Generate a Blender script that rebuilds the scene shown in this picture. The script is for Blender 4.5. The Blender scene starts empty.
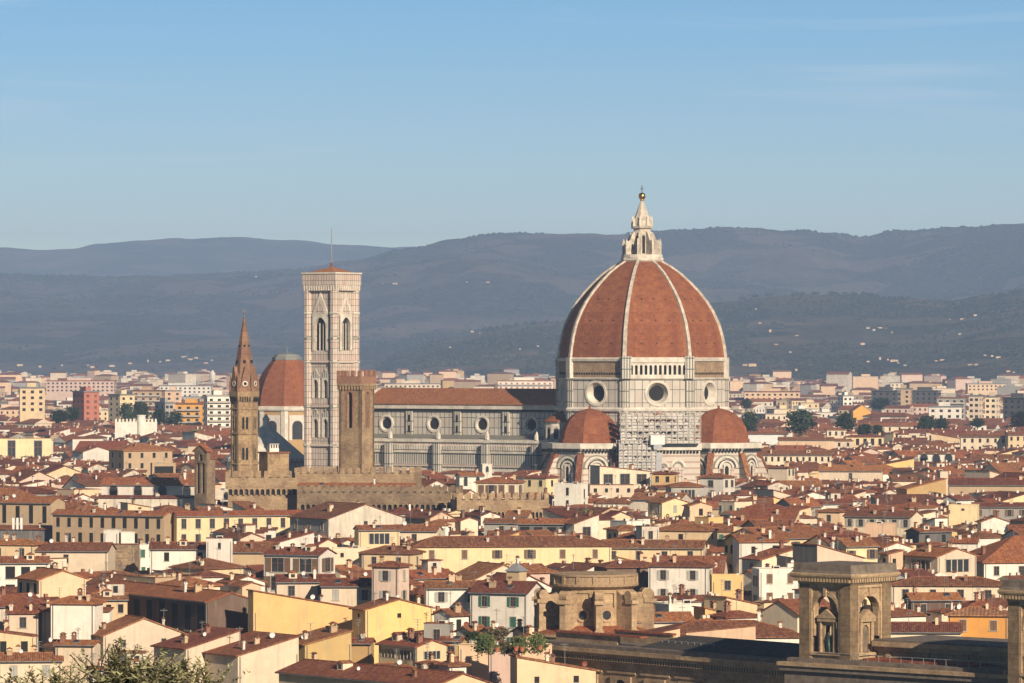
import bpy, math, random
import numpy as np
from mathutils import Vector, Matrix, noise
R = math.radians
rnd = random.Random(7)

# ------------------------------------------------------------------ camera, world, sun
SC = bpy.context.scene
COL = SC.collection
F, HZ, HC = 4500.0, 357.0, 58.0           # focal length in pixels, horizon row, eye height above the streets


def wx(px, Y): return (px - 512.0) * Y / F


def wz(py, Y): return HC + (HZ - py) * Y / F


cd = bpy.data.cameras.new('camera')
cam = bpy.data.objects.new('camera', cd)
COL.objects.link(cam)
cam.location = (0, 0, HC)
cam.rotation_euler = (R(90), 0, 0)
cd.sensor_width = 36.0
cd.lens = F * 36.0 / 1024.0
cd.shift_y = (HZ - 341.5) / 1024.0
cd.clip_start = 1.0
cd.clip_end = 60000.0
SC.camera = cam

SUN_AZ, SUN_EL = 26.5, 23.0               # azimuth: from straight behind the camera towards the right
sd = bpy.data.lights.new('sun', 'SUN')
sun = bpy.data.objects.new('sun', sd)
COL.objects.link(sun)
sdir = Vector((math.sin(R(SUN_AZ)) * math.cos(R(SUN_EL)), -math.cos(R(SUN_AZ)) * math.cos(R(SUN_EL)), math.sin(R(SUN_EL))))
sun.rotation_euler = sdir.to_track_quat('Z', 'Y').to_euler()
sun.location = sdir * 3000
sd.energy = 4.9
sd.angle = R(0.5)
sd.color = (1.0, 0.85, 0.66)

W = bpy.data.worlds.new('World')
SC.world = W
W.use_nodes = True
wn, wl = W.node_tree.nodes, W.node_tree.links
bg = wn['Background']
bg.inputs['Strength'].default_value = 0.096
sky = wn.new('ShaderNodeTexSky')
sky.sky_type = 'NISHITA'
sky.sun_disc = False
sky.sun_elevation = R(SUN_EL)
sky.sun_rotation = R(180 - SUN_AZ)
sky.altitude = 100
sky.air_density = 1.0
sky.dust_density = 0.3
sky.ozone_density = 1.0
tc = wn.new('ShaderNodeTexCoord')
sx = wn.new('ShaderNodeSeparateXYZ'); wl.new(tc.outputs['Generated'], sx.inputs[0])
mz = wn.new('ShaderNodeMath'); mz.operation = 'MULTIPLY_ADD'; mz.inputs[1].default_value = 5.5; mz.inputs[2].default_value = 0.005
wl.new(sx.outputs['Z'], mz.inputs[0])
cx = wn.new('ShaderNodeCombineXYZ')
wl.new(sx.outputs['X'], cx.inputs['X']); wl.new(sx.outputs['Y'], cx.inputs['Y']); wl.new(mz.outputs[0], cx.inputs['Z'])
nv = wn.new('ShaderNodeVectorMath'); nv.operation = 'NORMALIZE'; wl.new(cx.outputs[0], nv.inputs[0])
wl.new(nv.outputs[0], sky.inputs['Vector'])
# thin cirrus streaks
cm = wn.new('ShaderNodeMapping'); cm.inputs['Scale'].default_value = (6.0, 6.0, 75.0); cm.inputs['Rotation'].default_value = (0, R(3.0), 0)
wl.new(tc.outputs['Generated'], cm.inputs['Vector'])
cn = wn.new('ShaderNodeTexNoise'); cn.inputs['Scale'].default_value = 1.3; cn.inputs['Detail'].default_value = 5; cn.inputs['Distortion'].default_value = 0.6
wl.new(cm.outputs[0], cn.inputs['Vector'])
cr = wn.new('ShaderNodeMapRange'); cr.inputs['From Min'].default_value = 0.57; cr.inputs['From Max'].default_value = 0.80; cr.inputs['To Max'].default_value = 0.34
wl.new(cn.outputs['Fac'], cr.inputs['Value'])
cmix = wn.new('ShaderNodeMix'); cmix.data_type = 'RGBA'
wl.new(cr.outputs[0], cmix.inputs['Factor'])
tint = wn.new('ShaderNodeMix'); tint.data_type = 'RGBA'; tint.blend_type = 'MULTIPLY'; tint.inputs['Factor'].default_value = 1.0

tr = wn.new('ShaderNodeMapRange'); tr.inputs['From Min'].default_value = 0.02; tr.inputs['From Max'].default_value = 0.085
wl.new(sx.outputs['Z'], tr.inputs['Value'])
tcol = wn.new('ShaderNodeMix'); tcol.data_type = 'RGBA'
wl.new(tr.outputs[0], tcol.inputs['Factor'])
tcol.inputs['A'].default_value = (1.80, 1.40, 0.84, 1)      # milky air low over the horizon
tcol.inputs['B'].default_value = (0.90, 1.54, 1.58, 1)
zr_ = wn.new('ShaderNodeMapRange'); zr_.inputs['From Min'].default_value = 0.10; zr_.inputs['From Max'].default_value = 0.34   # deeper towards the zenith
wl.new(sx.outputs['Z'], zr_.inputs['Value'])
zcol = wn.new('ShaderNodeMix'); zcol.data_type = 'RGBA'
wl.new(zr_.outputs[0], zcol.inputs['Factor']); wl.new(tcol.outputs['Result'], zcol.inputs['A'])
zcol.inputs['B'].default_value = (0.26, 0.32, 0.37, 1)
wl.new(zcol.outputs['Result'], tint.inputs['B'])
wl.new(sky.outputs[0], tint.inputs['A'])
wl.new(tint.outputs['Result'], cmix.inputs['A'])
cmix.inputs['B'].default_value = (7.5, 7.5, 7.7, 1)
wl.new(cmix.outputs['Result'], bg.inputs['Color'])

SC.view_settings.view_transform = 'Standard'
SC.view_settings.look = 'None'
SC.view_settings.gamma = 1.0
SC.view_settings.exposure = 0.53
SC.view_settings.use_curve_mapping = False
SC.render.engine = 'CYCLES'
SC.cycles.max_bounces = 5
SC.cycles.diffuse_bounces = 3
SC.cycles.glossy_bounces = 2
SC.cycles.transparent_max_bounces = 8
SC.cycles.volume_bounces = 1
SC.cycles.use_denoising = True
SC.cycles.use_adaptive_sampling = True
SC.cycles.adaptive_threshold = 0.02
SC.cycles.caustics_reflective = False
SC.cycles.caustics_refractive = False

# ------------------------------------------------------------------ materials


def new_mat(name):
    m = bpy.data.materials.new(name)
    m.use_nodes = True
    nt = m.node_tree
    return m, nt.nodes, nt.links, nt.nodes['Principled BSDF']


def N(ns, t, **kw):
    n = ns.new(t)
    for k, v in kw.items():
        if k[0] == '_':
            n.inputs[k[1:].replace('_', ' ')].default_value = v
        else:
            setattr(n, k, v)
    return n


def mixc(ns, ls, fac, a, b, mode='MIX'):
    n = ns.new('ShaderNodeMix'); n.data_type = 'RGBA'; n.blend_type = mode
    for s, v in ((n.inputs['Factor'], fac), (n.inputs['A'], a), (n.inputs['B'], b)):
        if hasattr(v, 'is_output') or isinstance(v, bpy.types.NodeSocket):
            ls.new(v, s)
        elif isinstance(v, (int, float)):
            s.default_value = v
        else:
            s.default_value = (*v, 1)
    return n.outputs['Result']


def ramp(ns, ls, val, lo, hi, tmin=0.0, tmax=1.0):
    n = N(ns, 'ShaderNodeMapRange', _From_Min=lo, _From_Max=hi, _To_Min=tmin, _To_Max=tmax)
    ls.new(val, n.inputs['Value'])
    return n.outputs[0]


def hsv(ns, ls, col, val_sock, amount, hue=0.0):
    """brightness (and a little hue) varied by a 0..1 socket"""
    h = N(ns, 'ShaderNodeHueSaturation')
    ls.new(col, h.inputs['Color'])
    ls.new(ramp(ns, ls, val_sock, 0, 1, 1 - amount, 1 + amount), h.inputs['Value'])
    if hue:
        ls.new(ramp(ns, ls, val_sock, 0, 1, 0.5 - hue, 0.5 + hue), h.inputs['Hue'])
    return h.outputs[0]


def bump(ns, ls, bsdf, height, strength=0.5, dist=0.05):
    b = N(ns, 'ShaderNodeBump', _Strength=strength, _Distance=dist)
    ls.new(height, b.inputs['Height'])
    ls.new(b.outputs[0], bsdf.inputs['Normal'])


def plaster(name, rgb, stain=0.5, rough=0.9, grey=(0.30, 0.26, 0.22)):
    m, ns, ls, bs = new_mat(name)
    g = N(ns, 'ShaderNodeTexCoord')
    oi = N(ns, 'ShaderNodeObjectInfo')
    add = N(ns, 'ShaderNodeVectorMath', operation='MULTIPLY_ADD')
    ls.new(oi.outputs['Random'], add.inputs[0]); add.inputs[1].default_value = (97, 53, 31); ls.new(g.outputs['Object'], add.inputs[2])
    n1 = N(ns, 'ShaderNodeTexNoise', _Scale=0.35, _Detail=6.0, _Roughness=0.65); ls.new(add.outputs[0], n1.inputs['Vector'])
    mp = N(ns, 'ShaderNodeMapping', _Scale=(1.6, 1.6, 0.12)); ls.new(add.outputs[0], mp.inputs['Vector'])
    n2 = N(ns, 'ShaderNodeTexNoise', _Scale=1.0, _Detail=5.0, _Roughness=0.6); ls.new(mp.outputs[0], n2.inputs['Vector'])
    c = mixc(ns, ls, ramp(ns, ls, n1.outputs['Fac'], 0.40, 0.75, 0, stain), rgb, [x * 0.72 for x in rgb])
    c = mixc(ns, ls, ramp(ns, ls, n2.outputs['Fac'], 0.52, 0.80, 0, stain * 1.3), c, grey)
    n4 = N(ns, 'ShaderNodeTexNoise', _Scale=0.22, _Detail=3.0, _Roughness=0.5, _Distortion=1.2); ls.new(add.outputs[0], n4.inputs['Vector'])
    c = mixc(ns, ls, ramp(ns, ls, n4.outputs['Fac'], 0.575, 0.60, 0, 0.5 * stain), c, [x * 0.62 + 0.06 for x in rgb])
    c = mixc(ns, ls, ramp(ns, ls, n4.outputs['Fac'], 0.40, 0.385, 0, 0.5 * stain), c, [min(0.8, x * 1.12 + 0.03) for x in rgb])
    c = hsv(ns, ls, c, oi.outputs['Random'], 0.12, 0.008)
    ls.new(c, bs.inputs['Base Color'])
    bs.inputs['Roughness'].default_value = rough
    bs.inputs['Specular IOR Level'].default_value = 0.2
    n3 = N(ns, 'ShaderNodeTexNoise', _Scale=3.0, _Detail=4.0); ls.new(add.outputs[0], n3.inputs['Vector'])
    bump(ns, ls, bs, n3.outputs['Fac'], 0.25, 0.05)
    return m


def tiles(name, a, b, c3, period=0.34):
    """terracotta pantiles: rows follow the slope (uv in metres), patches of weathering, each tile its own tone"""
    m, ns, ls, bs = new_mat(name)
    uv = N(ns, 'ShaderNodeUVMap')
    oi = N(ns, 'ShaderNodeObjectInfo')
    add = N(ns, 'ShaderNodeVectorMath', operation='MULTIPLY_ADD')
    ls.new(oi.outputs['Random'], add.inputs[0]); add.inputs[1].default_value = (61, 47, 0); ls.new(uv.outputs[0], add.inputs[2])
    n1 = N(ns, 'ShaderNodeTexNoise', _Scale=0.22, _Detail=5.0, _Roughness=0.6); ls.new(add.outputs[0], n1.inputs['Vector'])
    n2 = N(ns, 'ShaderNodeTexNoise', _Scale=1.4, _Detail=3.0, _Roughness=0.7); ls.new(add.outputs[0], n2.inputs['Vector'])
    br = N(ns, 'ShaderNodeTexBrick', offset=0.0, _Scale=1.0, _Mortar_Size=0.0, _Brick_Width=period, _Row_Height=0.55,
           _Color1=(0, 0, 0, 1), _Color2=(1, 1, 1, 1))
    ls.new(add.outputs[0], br.inputs['Vector'])
    col = mixc(ns, ls, ramp(ns, ls, n1.outputs['Fac'], 0.35, 0.68), a, b)
    col = mixc(ns, ls, ramp(ns, ls, n2.outputs['Fac'], 0.50, 0.70, 0, 0.85), col, c3)
    mp = N(ns, 'ShaderNodeMapping', _Scale=(1.9, 0.16, 1)); ls.new(add.outputs[0], mp.inputs['Vector'])
    n5 = N(ns, 'ShaderNodeTexNoise', _Scale=1.0, _Detail=4.0, _Roughness=0.65); ls.new(mp.outputs[0], n5.inputs['Vector'])
    col = mixc(ns, ls, ramp(ns, ls, n5.outputs['Fac'], 0.52, 0.72, 0, 0.55), col, [x * 0.45 for x in b])
    col = mixc(ns, ls, ramp(ns, ls, n5.outputs['Fac'], 0.46, 0.28, 0, 0.45), col, c3)
    bw = N(ns, 'ShaderNodeRGBToBW'); ls.new(br.outputs['Color'], bw.inputs[0])
    col = hsv(ns, ls, col, bw.outputs[0], 0.22, 0.012)
    col = hsv(ns, ls, col, oi.outputs['Random'], 0.20, 0.012)
    ls.new(col, bs.inputs['Base Color'])
    bs.inputs['Roughness'].default_value = 0.9
    bs.inputs['Specular IOR Level'].default_value = 0.2
    wv = N(ns, 'ShaderNodeTexWave', wave_type='BANDS', bands_direction='X', wave_profile='SIN', _Scale=2 * math.pi / (20 * period) if False else 0.314 / period,
           _Distortion=0.3, _Detail=1.0)
    ls.new(add.outputs[0], wv.inputs['Vector'])
    mm = N(ns, 'ShaderNodeMath', operation='MULTIPLY_ADD'); ls.new(n2.outputs['Fac'], mm.inputs[0]); mm.inputs[1].default_value = 0.8
    ls.new(wv.outputs['Fac'], mm.inputs[2])
    bump(ns, ls, bs, mm.outputs[0], 0.65, 0.09)
    return m


def masonry(name, c1, c2, mortar, bw=0.7, rh=0.32, ms=0.03, var=0.35, use_uv=True, streak=0.0, light=None):
    m, ns, ls, bs = new_mat(name)
    uv = N(ns, 'ShaderNodeUVMap')
    br = N(ns, 'ShaderNodeTexBrick', _Scale=1.0, _Mortar_Size=ms, _Brick_Width=bw, _Row_Height=rh,
           _Color1=(*c1, 1), _Color2=(*c2, 1), _Mortar=(*mortar, 1), _Bias=0.0)
    ls.new(uv.outputs[0], br.inputs['Vector'])
    n1 = N(ns, 'ShaderNodeTexNoise', _Scale=0.25, _Detail=7.0, _Roughness=0.7); ls.new(uv.outputs[0], n1.inputs['Vector'])
    n2 = N(ns, 'ShaderNodeTexNoise', _Scale=1.7, _Detail=4.0, _Roughness=0.7); ls.new(uv.outputs[0], n2.inputs['Vector'])
    c = hsv(ns, ls, br.outputs['Color'], ramp(ns, ls, n1.outputs['Fac'], 0.3, 0.7), var, 0.01)
    c = hsv(ns, ls, c, ramp(ns, ls, n2.outputs['Fac'], 0.3, 0.7), var * 0.7)
    if streak:
        mp = N(ns, 'ShaderNodeMapping', _Scale=(0.55, 0.035, 1)); ls.new(uv.outputs[0], mp.inputs['Vector'])
        n3 = N(ns, 'ShaderNodeTexNoise', _Scale=1.0, _Detail=6.0, _Roughness=0.7); ls.new(mp.outputs[0], n3.inputs['Vector'])
        c = mixc(ns, ls, ramp(ns, ls, n3.outputs['Fac'], 0.50, 0.72, 0, streak), c, [x * 0.38 for x in c1])
        c = mixc(ns, ls, ramp(ns, ls, n3.outputs['Fac'], 0.48, 0.30, 0, streak * .6), c, [min(.7, x * 1.35) for x in c1])
    ls.new(c, bs.inputs['Base Color'])
    bs.inputs['Roughness'].default_value = 0.92
    bs.inputs['Specular IOR Level'].default_value = 0.15
    bump(ns, ls, bs, n2.outputs['Fac'], 0.35, 0.08)
    return m


def marble(name, bw, rh, ms, white=(0.55, 0.505, 0.435), alt=(0.49, 0.42, 0.36), green=(0.075, 0.088, 0.072), dirt=0.35):
    """polychrome marble veneer: pale panels framed in dark green serpentine"""
    m, ns, ls, bs = new_mat(name)
    uv = N(ns, 'ShaderNodeUVMap')
    br = N(ns, 'ShaderNodeTexBrick', offset=0.0, _Scale=1.0, _Mortar_Size=ms, _Mortar_Smooth=0.05, _Brick_Width=bw, _Row_Height=rh,
           _Color1=(*white, 1), _Color2=(*alt, 1), _Mortar=(*green, 1))
    ls.new(uv.outputs[0], br.inputs['Vector'])
    n1 = N(ns, 'ShaderNodeTexNoise', _Scale=0.12, _Detail=8.0, _Roughness=0.7); ls.new(uv.outputs[0], n1.inputs['Vector'])
    mp = N(ns, 'ShaderNodeMapping', _Scale=(0.8, 0.08, 1)); ls.new(uv.outputs[0], mp.inputs['Vector'])
    n2 = N(ns, 'ShaderNodeTexNoise', _Scale=1.0, _Detail=5.0); ls.new(mp.outputs[0], n2.inputs['Vector'])
    c = mixc(ns, ls, ramp(ns, ls, n1.outputs['Fac'], 0.42, 0.75, 0, dirt), br.outputs['Color'], (0.26, 0.21, 0.16))
    c = mixc(ns, ls, ramp(ns, ls, n2.outputs['Fac'], 0.52, 0.80, 0, dirt), c, (0.20, 0.17, 0.14))
    ls.new(c, bs.inputs['Base Color'])
    bs.inputs['Roughness'].default_value = 0.7
    bs.inputs['Specular IOR Level'].default_value = 0.3
    return m


def bands(name, period, duty, a, b, dirt=0.3, a2=None):
    """horizontal courses of two marbles"""
    m, ns, ls, bs = new_mat(name)
    uv = N(ns, 'ShaderNodeUVMap')
    s = N(ns, 'ShaderNodeSeparateXYZ'); ls.new(uv.outputs[0], s.inputs[0])
    d = N(ns, 'ShaderNodeMath', operation='DIVIDE'); ls.new(s.outputs['Y'], d.inputs[0]); d.inputs[1].default_value = period
    fr = N(ns, 'ShaderNodeMath', operation='FRACT'); ls.new(d.outputs[0], fr.inputs[0])
    gt = N(ns, 'ShaderNodeMath', operation='GREATER_THAN'); ls.new(fr.outputs[0], gt.inputs[0]); gt.inputs[1].default_value = duty
    n1 = N(ns, 'ShaderNodeTexNoise', _Scale=0.3, _Detail=7.0, _Roughness=0.7); ls.new(uv.outputs[0], n1.inputs['Vector'])
    c = mixc(ns, ls, gt.outputs[0], a, b)
    c = mixc(ns, ls, ramp(ns, ls, n1.outputs['Fac'], 0.42, 0.75, 0, dirt), c, (0.24, 0.20, 0.16))
    ls.new(c, bs.inputs['Base Color'])
    bs.inputs['Roughness'].default_value = 0.75
    bs.inputs['Specular IOR Level'].default_value = 0.3
    return m


def plain(name, rgb, rough=0.8, metal=0.0, var=0.15, scale=0.8, spec=0.3):
    m, ns, ls, bs = new_mat(name)
    g = N(ns, 'ShaderNodeTexCoord')
    n1 = N(ns, 'ShaderNodeTexNoise', _Scale=scale, _Detail=5.0, _Roughness=0.65); ls.new(g.outputs['Object'], n1.inputs['Vector'])
    rgbn = N(ns, 'ShaderNodeRGB'); rgbn.outputs[0].default_value = (*rgb, 1)
    c = hsv(ns, ls, rgbn.outputs[0], ramp(ns, ls, n1.outputs['Fac'], 0.3, 0.7), var)
    ls.new(c, bs.inputs['Base Color'])
    bs.inputs['Roughness'].default_value = rough
    bs.inputs['Metallic'].default_value = metal
    bs.inputs['Specular IOR Level'].default_value = spec
    return m


def leafy(name, a, b, spec=0.2, var=0.35):
    m, ns, ls, bs = new_mat(name)
    ge = N(ns, 'ShaderNodeNewGeometry')
    g = N(ns, 'ShaderNodeTexCoord')
    n1 = N(ns, 'ShaderNodeTexNoise', _Scale=0.5, _Detail=3.0); ls.new(g.outputs['Object'], n1.inputs['Vector'])
    c = mixc(ns, ls, ramp(ns, ls, n1.outputs['Fac'], 0.35, 0.65), a, b)
    c = hsv(ns, ls, c, ge.outputs['Random Per Island'], var, 0.02)
    ls.new(c, bs.inputs['Base Color'])
    bs.inputs['Roughness'].default_value = 0.6
    bs.inputs['Specular IOR Level'].default_value = spec
    return m


M = {}
WALLS = {
    'cream': (0.72, 0.58, 0.42), 'white': (0.76, 0.69, 0.59), 'yellow': (0.74, 0.48, 0.20), 'pale yellow': (0.74, 0.56, 0.33),
    'ochre': (0.52, 0.35, 0.15), 'peach': (0.72, 0.50, 0.32), 'grey': (0.36, 0.33, 0.29), 'tan': (0.48, 0.34, 0.21),
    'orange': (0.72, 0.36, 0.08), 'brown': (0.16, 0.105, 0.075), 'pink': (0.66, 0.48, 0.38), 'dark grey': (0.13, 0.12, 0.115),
}
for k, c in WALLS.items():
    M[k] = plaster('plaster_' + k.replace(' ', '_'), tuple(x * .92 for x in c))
M['weathered'] = plaster('plaster_weathered', (0.62, 0.54, 0.43), 0.9)
M['rubble'] = masonry('rubble_stone', (0.25, 0.17, 0.105), (0.36, 0.27, 0.18), (0.19, 0.13, 0.085), 0.55, 0.33, 0.03, 0.5)
M['tile0'] = tiles('roof_tiles', (0.255, 0.088, 0.040), (0.18, 0.066, 0.035), (0.34, 0.17, 0.10))
M['tile1'] = tiles('roof_tiles_brown', (0.20, 0.073, 0.038), (0.135, 0.053, 0.032), (0.28, 0.145, 0.09))
M['tile2'] = tiles('roof_tiles_red', (0.32, 0.105, 0.044), (0.25, 0.088, 0.042), (0.36, 0.175, 0.095))
M['tile_long'] = tiles('roof_tiles_long_rows', (0.30, 0.13, 0.075), (0.23, 0.10, 0.06), (0.16, 0.08, 0.05), 0.62)
M['dome_tile'] = masonry('dome_tiles', (0.275, 0.096, 0.042), (0.215, 0.076, 0.036), (0.15, 0.055, 0.030), 0.7, 0.45, 0.03, 0.30, True, 0.36)
M['stone'] = masonry('brown_sandstone', (0.30, 0.205, 0.12), (0.36, 0.25, 0.15), (0.20, 0.135, 0.085), 0.8, 0.36, 0.03, 0.35)
M['stone_red'] = masonry('red_brick', (0.32, 0.15, 0.095), (0.26, 0.12, 0.08), (0.22, 0.15, 0.11), 0.5, 0.25, 0.03, 0.3)
M['stone_dim'] = masonry('grey_brown_stone', (0.20, 0.14, 0.09), (0.235, 0.165, 0.105), (0.14, 0.10, 0.065), 0.8, 0.36, 0.03, 0.4)
M['badia'] = masonry('ochre_stone', (0.36, 0.245, 0.135), (0.28, 0.185, 0.105), (0.22, 0.15, 0.09), 0.7, 0.4, 0.03, 0.4)
M['library'] = masonry('library_sandstone', (0.36, 0.25, 0.145), (0.40, 0.28, 0.17), (0.25, 0.175, 0.105), 1.5, 0.75, 0.025, 0.38, True, 0.35)
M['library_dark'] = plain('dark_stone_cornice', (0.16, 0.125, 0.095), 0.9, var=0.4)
M['panel_big'] = marble('marble_panels_large', 2.5, 4.3, 0.11)
M['panel_med'] = marble('marble_panels_medium', 1.9, 3.4, 0.12)
M['panel_tall'] = marble('marble_panels_narrow', 0.95, 3.6, 0.17, alt=(0.50, 0.45, 0.38))
M['panel_pink'] = marble('marble_panels_pink', 1.15, 2.1, 0.085, (0.60, 0.525, 0.435), (0.52, 0.375, 0.31), (0.12, 0.105, 0.085), 0.3)
M['banded'] = bands('marble_courses', 1.5, 0.62, (0.53, 0.47, 0.385), (0.22, 0.19, 0.15))
M['banded_pink'] = bands('marble_courses_pink', 2.0, 0.70, (0.55, 0.485, 0.40), (0.41, 0.29, 0.235))
M['marble'] = plain('white_marble', (0.57, 0.51, 0.425), 0.7, var=0.28, scale=0.35)
M['spire_brick'] = masonry('brown_red_brick', (0.27, 0.145, 0.09), (0.21, 0.11, 0.07), (0.17, 0.11, 0.08), 0.5, 0.25, 0.03, 0.35)
M['raw_brick'] = masonry('raw_drum_stone', (0.30, 0.21, 0.13), (0.25, 0.17, 0.11), (0.18, 0.13, 0.09), 1.2, 0.5, 0.03, 0.35)
M['void'] = plain('dark_interior', (0.018, 0.016, 0.015), 0.9, var=0.2)
M['glass'] = plain('window_glass', (0.035, 0.035, 0.038), 0.18, var=0.3, spec=0.5)
M['frame'] = plain('window_frame', (0.42, 0.37, 0.30), 0.7)
M['sh_brown'] = plain('brown_shutter', (0.15, 0.085, 0.05), 0.7)
M['sh_green'] = plain('green_shutter', (0.035, 0.11, 0.075), 0.6)
M['sh_grey'] = plain('grey_shutter', (0.34, 0.33, 0.29), 0.7)
M['metal'] = plain('grey_metal', (0.30, 0.30, 0.31), 0.45, 0.3)
M['pole'] = plain('antenna_metal', (0.22, 0.21, 0.20), 0.5, 0.3)
M['tile_shade'] = tiles('roof_tiles_shade_dark', (0.055, 0.045, 0.040), (0.04, 0.035, 0.032), (0.075, 0.06, 0.05))  # near-black tiles: the shade on the library roof slope is put into their colour
M['lead'] = plain('lead_sheet', (0.17, 0.17, 0.17), 0.6, 0.2, 0.3)
M['dish'] = plain('white_dish', (0.72, 0.70, 0.66), 0.5)
M['dish_red'] = plain('rusty_dish', (0.25, 0.08, 0.05), 0.6)
M['gold'] = plain('gilded_copper', (0.75, 0.42, 0.10), 0.25, 1.0)
M['stone_grey_marble'] = plain('weathered_grey_marble', (0.47, 0.41, 0.335), 0.8, var=0.4, scale=0.6)
M['dark_marble'] = plain('dark_green_marble', (0.21, 0.20, 0.165), 0.6)
M['copper'] = plain('weathered_copper', (0.20, 0.205, 0.18), 0.6)
M['bronze'] = plain('green_bronze', (0.05, 0.085, 0.065), 0.45, 0.5)
M['net'] = plain('scaffold_netting', (0.50, 0.46, 0.41), 0.9, var=0.3, scale=0.25)
M['scaf'] = plain('scaffold_tube', (0.36, 0.33, 0.30), 0.5, 0.4)
M['bark'] = plain('bark', (0.10, 0.075, 0.05), 0.9)
M['leaf_dark'] = leafy('evergreen_leaf', (0.020, 0.035, 0.016), (0.045, 0.060, 0.024))
M['leaf_mid'] = leafy('garden_leaf', (0.075, 0.105, 0.032), (0.15, 0.155, 0.055))
M['leaf_red'] = leafy('autumn_leaf', (0.10, 0.065, 0.04), (0.09, 0.09, 0.04))
M['leaf_olive'] = leafy('olive_leaf', (0.15, 0.15, 0.07), (0.27, 0.25, 0.13), 0.35)
M['pot'] = plain('terracotta_pot', (0.36, 0.13, 0.065), 0.8)
M['cloth'] = plain('white_awning', (0.70, 0.68, 0.64), 0.8)
M['teal'] = plain('green_glass_front', (0.05, 0.12, 0.10), 0.3)
M['brick_red'] = plaster('red_render', (0.40, 0.135, 0.09))
M['white_sheet'] = plain('white_sheeting', (0.66, 0.64, 0.60), 0.8, var=0.1)

# ground and hills ---------------------------------------------------
m, ns, ls, bs = new_mat('paving_and_yards')
g = N(ns, 'ShaderNodeTexCoord')
n1 = N(ns, 'ShaderNodeTexNoise', _Scale=0.02, _Detail=8.0, _Roughness=0.7); ls.new(g.outputs['Object'], n1.inputs['Vector'])
ls.new(mixc(ns, ls, ramp(ns, ls, n1.outputs['Fac'], 0.4, 0.6), (0.09, 0.08, 0.07), (0.06, 0.07, 0.04)), bs.inputs['Base Color'])
bs.inputs['Roughness'].default_value = 0.95
M['ground'] = m


def hillmat(name, forest, forest2, bare, bare_lo, bare_hi, sc):
    m, ns, ls, bs = new_mat(name)
    g = N(ns, 'ShaderNodeTexCoord')
    a = N(ns, 'ShaderNodeTexNoise', _Scale=sc, _Detail=9.0, _Roughness=0.62); ls.new(g.outputs['Object'], a.inputs['Vector'])
    b = N(ns, 'ShaderNodeTexNoise', _Scale=sc * 40, _Detail=5.0, _Roughness=0.7); ls.new(g.outputs['Object'], b.inputs['Vector'])
    v = N(ns, 'ShaderNodeTexVoronoi', _Scale=0.055); ls.new(g.outputs['Object'], v.inputs['Vector'])
    c = mixc(ns, ls, ramp(ns, ls, b.outputs['Fac'], 0.35, 0.65), forest, forest2)
    c = hsv(ns, ls, c, v.outputs['Distance'], 0.5)
    fv = N(ns, 'ShaderNodeTexVoronoi', _Scale=0.0065, _Randomness=1.0); ls.new(g.outputs['Object'], fv.inputs['Vector'])
    fb = N(ns, 'ShaderNodeRGBToBW'); ls.new(fv.outputs['Color'], fb.inputs[0])
    c = mixc(ns, ls, ramp(ns, ls, fb.outputs[0], 0.62, 0.70, 0, 0.55), c, bare)
    c = mixc(ns, ls, ramp(ns, ls, a.outputs['Fac'], bare_lo, bare_hi, 0, 0.85), c, bare)
    ls.new(c, bs.inputs['Base Color'])
    bs.inputs['Roughness'].default_value = 1.0
    bs.inputs['Specular IOR Level'].default_value = 0.0
    bump(ns, ls, bs, b.outputs['Fac'], 0.8, 30.0)
    return m


M['wood_leaf'] = leafy('distant_wood_leaf', (0.030, 0.036, 0.018), (0.048, 0.048, 0.026), 0.0, 0.14)
M['hill_near'] = hillmat('wooded_hill', (0.016, 0.024, 0.012), (0.085, 0.080, 0.042), (0.20, 0.15, 0.095), 0.48, 0.62, 0.0022)
M['hill_far'] = hillmat('mountain_side', (0.020, 0.026, 0.016), (0.105, 0.088, 0.058), (0.21, 0.155, 0.12), 0.50, 0.70, 0.0016)

# ------------------------------------------------------------------ mesh building


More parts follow.
